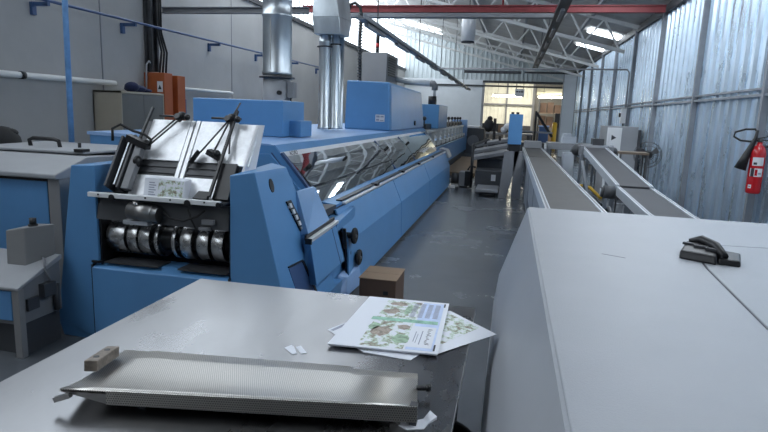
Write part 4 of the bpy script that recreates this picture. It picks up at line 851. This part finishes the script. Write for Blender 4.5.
part('rating_mark', band(.06, .075, D(205), D(232), .0756), M['label'], t); part('rating_mark', band(.085, .10, D(205), D(232), .0756), M['label'], t); part('rating_mark', band(.075, .085, D(205), D(210), .0756), M['label'], t); part('rating_mark', band(.075, .085, D(226), D(232), .0756), M['label'], t)
part('valve', B().cyl((EX, EY, EZ+.55), (EX, EY, EZ+.60), .022, n=14).bar((EX-.03, EY, EZ+.60), (EX+.10, EY-.03, EZ+.635), .024, .014).bar((EX-.02, EY, EZ+.585), (EX+.10, EY-.03, EZ+.585), .02, .012), M['dark_steel'], t)
part('hose', B().tube([(EX-.02, EY-.0, EZ+.58), (EX-.08, EY+.05, EZ+.565), (EX-.15, EY+.13, EZ+.57), (EX-.205, EY+.18, EZ+.61), (EX-.20, EY+.17, EZ+.66), (EX-.13, EY+.08, EZ+.695), (EX-.06, EY+.02, EZ+.70), (EX-.04, EY+.0, EZ+.67)], .011, 8), M['rubber'], t)
part('horn', B().tube([(EX-.04, EY, EZ+.69), (EX-.05, EY, EZ+.60), (EX-.12, EY+.02, EZ+.38), (EX-.15, EY+.03, EZ+.26)], [.015, .02, .042, .062], 18), M['black'], t)
part('bracket', B().box(EX+.0, XR-.0, EY-.03, EY+.03, EZ+.5, EZ+.53), M['dark_steel'], t)

# ------------------------------------------------------------------ mid distance: stitching stand and machines
t = thing('blue_post', 'tall blue machine post beside the left edge of the wide conveyor', 'machine post', (.08, 12.2, 0))
part('column', B().box(-.05, .22, 12.0, 12.35, 1.12, 1.73), M['blue'], t, .012)
part('neck', B().box(-.02, .2, 12.02, 12.33, .95, 1.12), M['black'], t)
part('leg_panel', B().hexa([(-.16, 12.0, 0), (.0, 12.0, 0), (.0, 12.3, 0), (-.16, 12.3, 0)], [(-.10, 12.0, .98), (.2, 12.0, .98), (.2, 12.3, .98), (-.10, 12.3, .98)]).box(.1, .28, 12.0, 12.3, 0, .98), M['grey_mid'], t)
part('cap', B().box(-.02, .04, 12.1, 12.2, 1.73, 1.77).box(.08, .14, 12.1, 12.2, 1.73, 1.77), M['black'], t)
t = thing('sheet_stacker', 'grey sheet stacker with sloped feeding tables and dark trays between machine and conveyor', 'machine', (-.6, 14, 0))
part('lower_plate', B().box(-.64, -.17, 11.95, 12.8, .10, .17), M['grey_mid'], t, .02)
for y in (12.05, 12.65): part('plate_roller', B().cyl((-.55, y, .05), (-.24, y, .05), .05, n=12), M['black'], t)
part('dark_tray', B().box(-.72, -.13, 13.0, 13.8, .10, .46), M['grey_dark'], t, .01)
part('dark_tray', B().box(-.75, -.10, 14.0, 14.8, .12, .64), M['grey_dark'], t, .01)
part('dark_tray', B().box(-.60, -.08, 15.0, 15.8, .5, .82), M['dark_steel'], t, .01)
part('tray_label', B().box(-.36, -.26, 12.985, 13.0, .24, .38), M['label'], t)
for (y, z) in ((13.6, .70), (14.6, .80), (15.6, .92)):
    part('sloped_table', B().hexa([(-.88, y, z-.08), (-.06, y, z+.10), (-.06, y+.8, z+.12), (-.88, y+.8, z-.06)], [(-.88, y, z), (-.06, y, z+.18), (-.06, y+.8, z+.20), (-.88, y+.8, z+.02)]), M['grey_mid'], t, .01)
part('table_stop', B().box(-.66, -.60, 15.4, 15.5, .95, 1.10).box(-.30, -.24, 15.4, 15.5, 1.05, 1.18), M['black'], t)
part('post', B().cyl((-.82, 13.3, .02), (-.82, 13.3, 1.02), .035, n=10).bar((-.82, 13.3, 1.0), (-.55, 15.2, 1.08), .05, .05), M['black'], t)
part('post', B().box(-.5, -.42, 16.6, 16.68, .02, 1.62), M['black'], t)
part('cable', B().tube([(-.98, 14.1, .02), (-.95, 14.0, .38), (-.9, 13.95, .46), (-.78, 14.05, .44)], .02, 8), M['rubber'], t)
t = thing('pump_unit', 'small dark pump with black panel on the floor past the blue machine end', 'pump', (-1.1, 13.6, 0))
part('body', B().box(-1.12, -.93, 13.45, 13.85, .02, .36), M['grey_mid'], t, .02)
part('panel', B().box(-.98, -.86, 13.43, 13.75, .04, .38), M['black'], t)
part('motor', B().cyl((-1.30, 13.65, .18), (-1.12, 13.65, .18), .13, n=18), M['grey_dark'], t)
part('foot', B().box(-1.28, -1.18, 13.2, 13.32, .0, .05), M['label'], t)
# platform floor behind and dark machines under the insulated panel
solo('wooden_platform', B().box(-1.80, -.9, 16.0, 22.5, .0, .10), M['carton_pale'], 'low wooden platform along the far blue gathering section', 'platform', (-1.35, 19, 0), None, .01)
t = thing('press', 'dark machine under the pale insulated wall panel with a white top', 'machine', (-1.7, 26, 0))
part('body', B().box(-2.1, -1.15, 25.6, 27, .0, 1.15), M['grey_dark'], t, .02)
part('top', B().box(-1.95, -1.35, 25.55, 26.9, 1.15, 1.24), M['label'], t, .02)
part('wheel', B().cyl((-1.6, 25.5, .6), (-1.6, 25.6, .6), .25, n=18), M['grey_mid'], t)
t = thing('workbench', 'cluttered dark workbench seen through the back opening', 'workbench', (-.4, 25, 0))
part('top', B().box(-1.05, .9, 24.6, 25.8, .95, 1.02), M['grey_mid'], t)
for x in (-1.0, .82): part('leg', B().box(x, x+.06, 24.7, 25.7, 0, .95), M['dark_steel'], t)
part('under_shelf', B().box(-.9, .8, 24.8, 25.7, .2, .7), M['grey_dark'], t)
solo('white_bundle', B().ball((-.05, 25.1, 1.28), .22, (1.3, 1, .75)).ball((.2, 25.2, 1.22), .18, (1.1, 1, .8)).ball((-.3, 25.0, 1.15), .14), M['label'], 'white crumpled bundle on the cluttered workbench', 'bundle', (0, 25.1, 1.02))
solo('cardboard_box', B().box(-.55, -.15, 25.2, 25.6, 1.02, 1.35), M['carton_pale'], 'small pale carton on the cluttered workbench', 'box', (-.35, 25.4, 1.02), None, .01)
solo('dark_sack', B().ball((-.95, 25.2, 1.3), .22, (1, 1, 1.3)).ball((-.92, 25.2, 1.58), .12), M['rubber'], 'dark upright sack at the left end of the workbench', 'sack', (-.95, 25.2, 1.02))
t = thing('tripod_frame', 'black slanted A-frame stand behind the blue post', 'stand', (.9, 19, 0))
part('upright', B().bar((.74, 19, .0), (.74, 19, 1.90), .07, .07), M['black'], t)
part('strut', B().bar((.74, 19, 1.85), (1.30, 19.3, 1.1), .07, .06), M['black'], t)
part('cross_bar', B().bar((.3, 19, 1.25), (1.3, 19.2, 1.22), .06, .06), M['grey_mid'], t)
part('base', B().box(.3, 1.3, 18.8, 19.4, 0, .9), M['dark_steel'], t)

# hanging sign and lit tubes in the annex
t = thing('hanging_sign', 'white hanging sign with a dark line of writing in the back opening', 'sign', (.35, 28.5, 2.7))
part('board', B().box(.05, .48, 28.49, 28.51, 2.66, 3.02), M['white'], t)
part('writing', B().box(.10, .20, 28.484, 28.489, 2.86, 2.92).box(.22, .30, 28.484, 28.489, 2.86, 2.92).box(.32, .43, 28.484, 28.489, 2.86, 2.92), M['ink'], t)
part('wire', B().cyl((.1, 28.5, 3.02), (.1, 28.5, 3.34), .012, n=6).cyl((.43, 28.5, 3.02), (.43, 28.5, 3.34), .012, n=6), M['dark_steel'], t)
def tube_light(x0, x1, y, z, label):
    t = thing('tube_light', label, 'light', ((x0+x1)/2, y, z), 'lit tubes in the annex')
    part('batten', B().box(x0-.05, x1+.05, y-.06, y+.06, z+.06, z+.12), M['white'], t)
    part('tube', B().cyl((x0, y, z), (x1, y, z), .05, n=12), M['tube_warm'], t)
    part('wire', B().cyl((x0+.3, y, z+.12), (x0+.3, y, 4.58), .01, n=5).cyl((x1-.3, y, z+.12), (x1-.3, y, 4.58), .01, n=5), M['dark_steel'], t)
tube_light(-1.25, .45, 36, 2.95, 'lit fluorescent tube left of the hanging sign')
tube_light(1.45, 3.45, 36, 2.95, 'lit fluorescent tube at the right of the back opening')
b = B(); 
t = thing('storage_rack', 'brown storage rack of cartons in the annex behind the right of the opening', 'rack', (2.6, 38, 0))
for x in (1.6, 3.9): part('upright', B().box(x, x+.08, 38, 39, 0, 3.0), M['dark_steel'], t)
for z in (.2, 1.1, 2.0): part('shelf', B().box(1.6, 3.98, 38, 39, z, z+.06), M['wood'], t)
r = random.Random(3); n = 0
where = ['left end', 'left of centre', 'centre', 'right of centre', 'right end']; lev = ['bottom', 'middle', 'top']
for k, z in enumerate((.26, 1.16, 2.06)):
    for i in range(5):
        x = 1.70+i*.44; h = r.uniform(.4, .72)
        solo('cardboard_box', B().box(x, x+.38, 38.1, 38.8, z, z+h), M['carton'] if r.random() < .6 else M['carton_pale'], 'brown carton on the %s shelf of the annex rack, %s' % (lev[k], where[i]), 'box', (x+.19, 38.4, z), 'cartons on the annex rack')
solo('yellow_drum', B().cyl((2.28, 32.5, 0), (2.28, 32.5, 1.45), .13, n=18).cyl((2.28, 32.5, 1.45), (2.28, 32.5, 1.5), .10, n=18), M['yellow'], 'tall yellow container standing at the right of the back opening', 'container', (2.28, 32.5, 0))
t = thing('annex_machine', 'dark cabinet machine at the right side of the back opening', 'machine', (2.9, 34, 0))
part('body', B().box(2.35, 3.1, 33.8, 34.6, 0, 2.0), M['black'], t, .02)
part('panel', B().box(2.45, 2.95, 33.78, 33.8, .4, 1.2), M['grey_dark'], t)
t = thing('crate', 'pale blue crate beside the yellow container in the back opening', 'crate', (1.7, 32, 0))
part('crate_body', B().box(1.45, 1.95, 31.8, 32.3, 0, 1.25), M['conduit_blue'], t, .02)
part('crate_lid', B().box(1.43, 1.97, 31.78, 32.32, 1.25, 1.32), M['blue_light'], t)
solo('annex_bench', B().box(-3, 1.2, 33.5, 34.5, .85, .95).box(-2.9, -2.7, 33.5, 34.5, 0, .85).box(.9, 1.1, 33.5, 34.5, 0, .85).box(-2.5, .6, 33.8, 34.4, .95, 1.3), M['grey_dark'], 'long dark bench under the cream corrugated annex wall', 'bench', (-1, 34, 0))
struct('trim_48', B().box(1.36, 4.9, 36.3, 36.36, 3.05, 3.55), M['cream'])
# sliding door leaf against the right wall
t = thing('sliding_door', 'tall pale grey sliding door leaf standing at the far end of the right wall', 'door', (2.3, 27, 0))
part('leaf', B().box(2.12, 2.66, 26.95, 27.05, .02, 3.62), M['panel'], t, .01)
part('edge', B().box(2.10, 2.13, 26.93, 27.07, .05, 3.64).box(2.65, 2.68, 26.93, 27.07, .05, 3.64), M['grey'], t)
part('track_rail', B().box(.4, 2.72, 26.96, 27.04, 3.64, 3.72), M['dark_steel'], t)

# ------------------------------------------------------------------ light: sky outside and an added annex fill; roof sheets glow themselves
sc = bpy.context.scene
w = bpy.data.worlds.new('World'); sc.world = w; w.use_nodes = True
bg = w.node_tree.nodes['Background']; bg.inputs[0].default_value = (.75, .86, 1, 1); bg.inputs[1].default_value = 1.0

al = bpy.data.lights.new('annex_fill_light', 'AREA'); al.shape = 'RECTANGLE'; al.size = 3.0; al.size_y = .3; al.energy = 420; al.color = (1, .95, .82)  # added fill, unseen under the annex ceiling, to brighten the cream wall
ao = bpy.data.objects.new('annex_fill_light', al); C.objects.link(ao); ao.location = (.2, YB+7.5, 4.55)

# ------------------------------------------------------------------ camera
cam = bpy.data.cameras.new('Camera'); co = bpy.data.objects.new('Camera', cam); C.objects.link(co)
F = 570.; cam.sensor_width = 36; cam.lens = F/768*36; cam.clip_start = .02; cam.clip_end = 200
yc = V(((512-384)/F, (216-118)/F, -1.)).normalized(); a_, b_ = .0385, 1.; c_ = -(a_*yc.x+b_*yc.y)/yc.z
zc = V((a_, b_, c_)).normalized(); xc = yc.cross(zc)
R = Matrix((xc, yc, zc)).to_4x4(); co.matrix_world = Matrix.Translation((0, 0, 1.65)) @ R
sc.camera = co
sc.view_settings.view_transform = 'Standard'; sc.view_settings.look = 'None'; sc.view_settings.gamma = 1; sc.view_settings.exposure = 0
sc.view_settings.use_curve_mapping = False
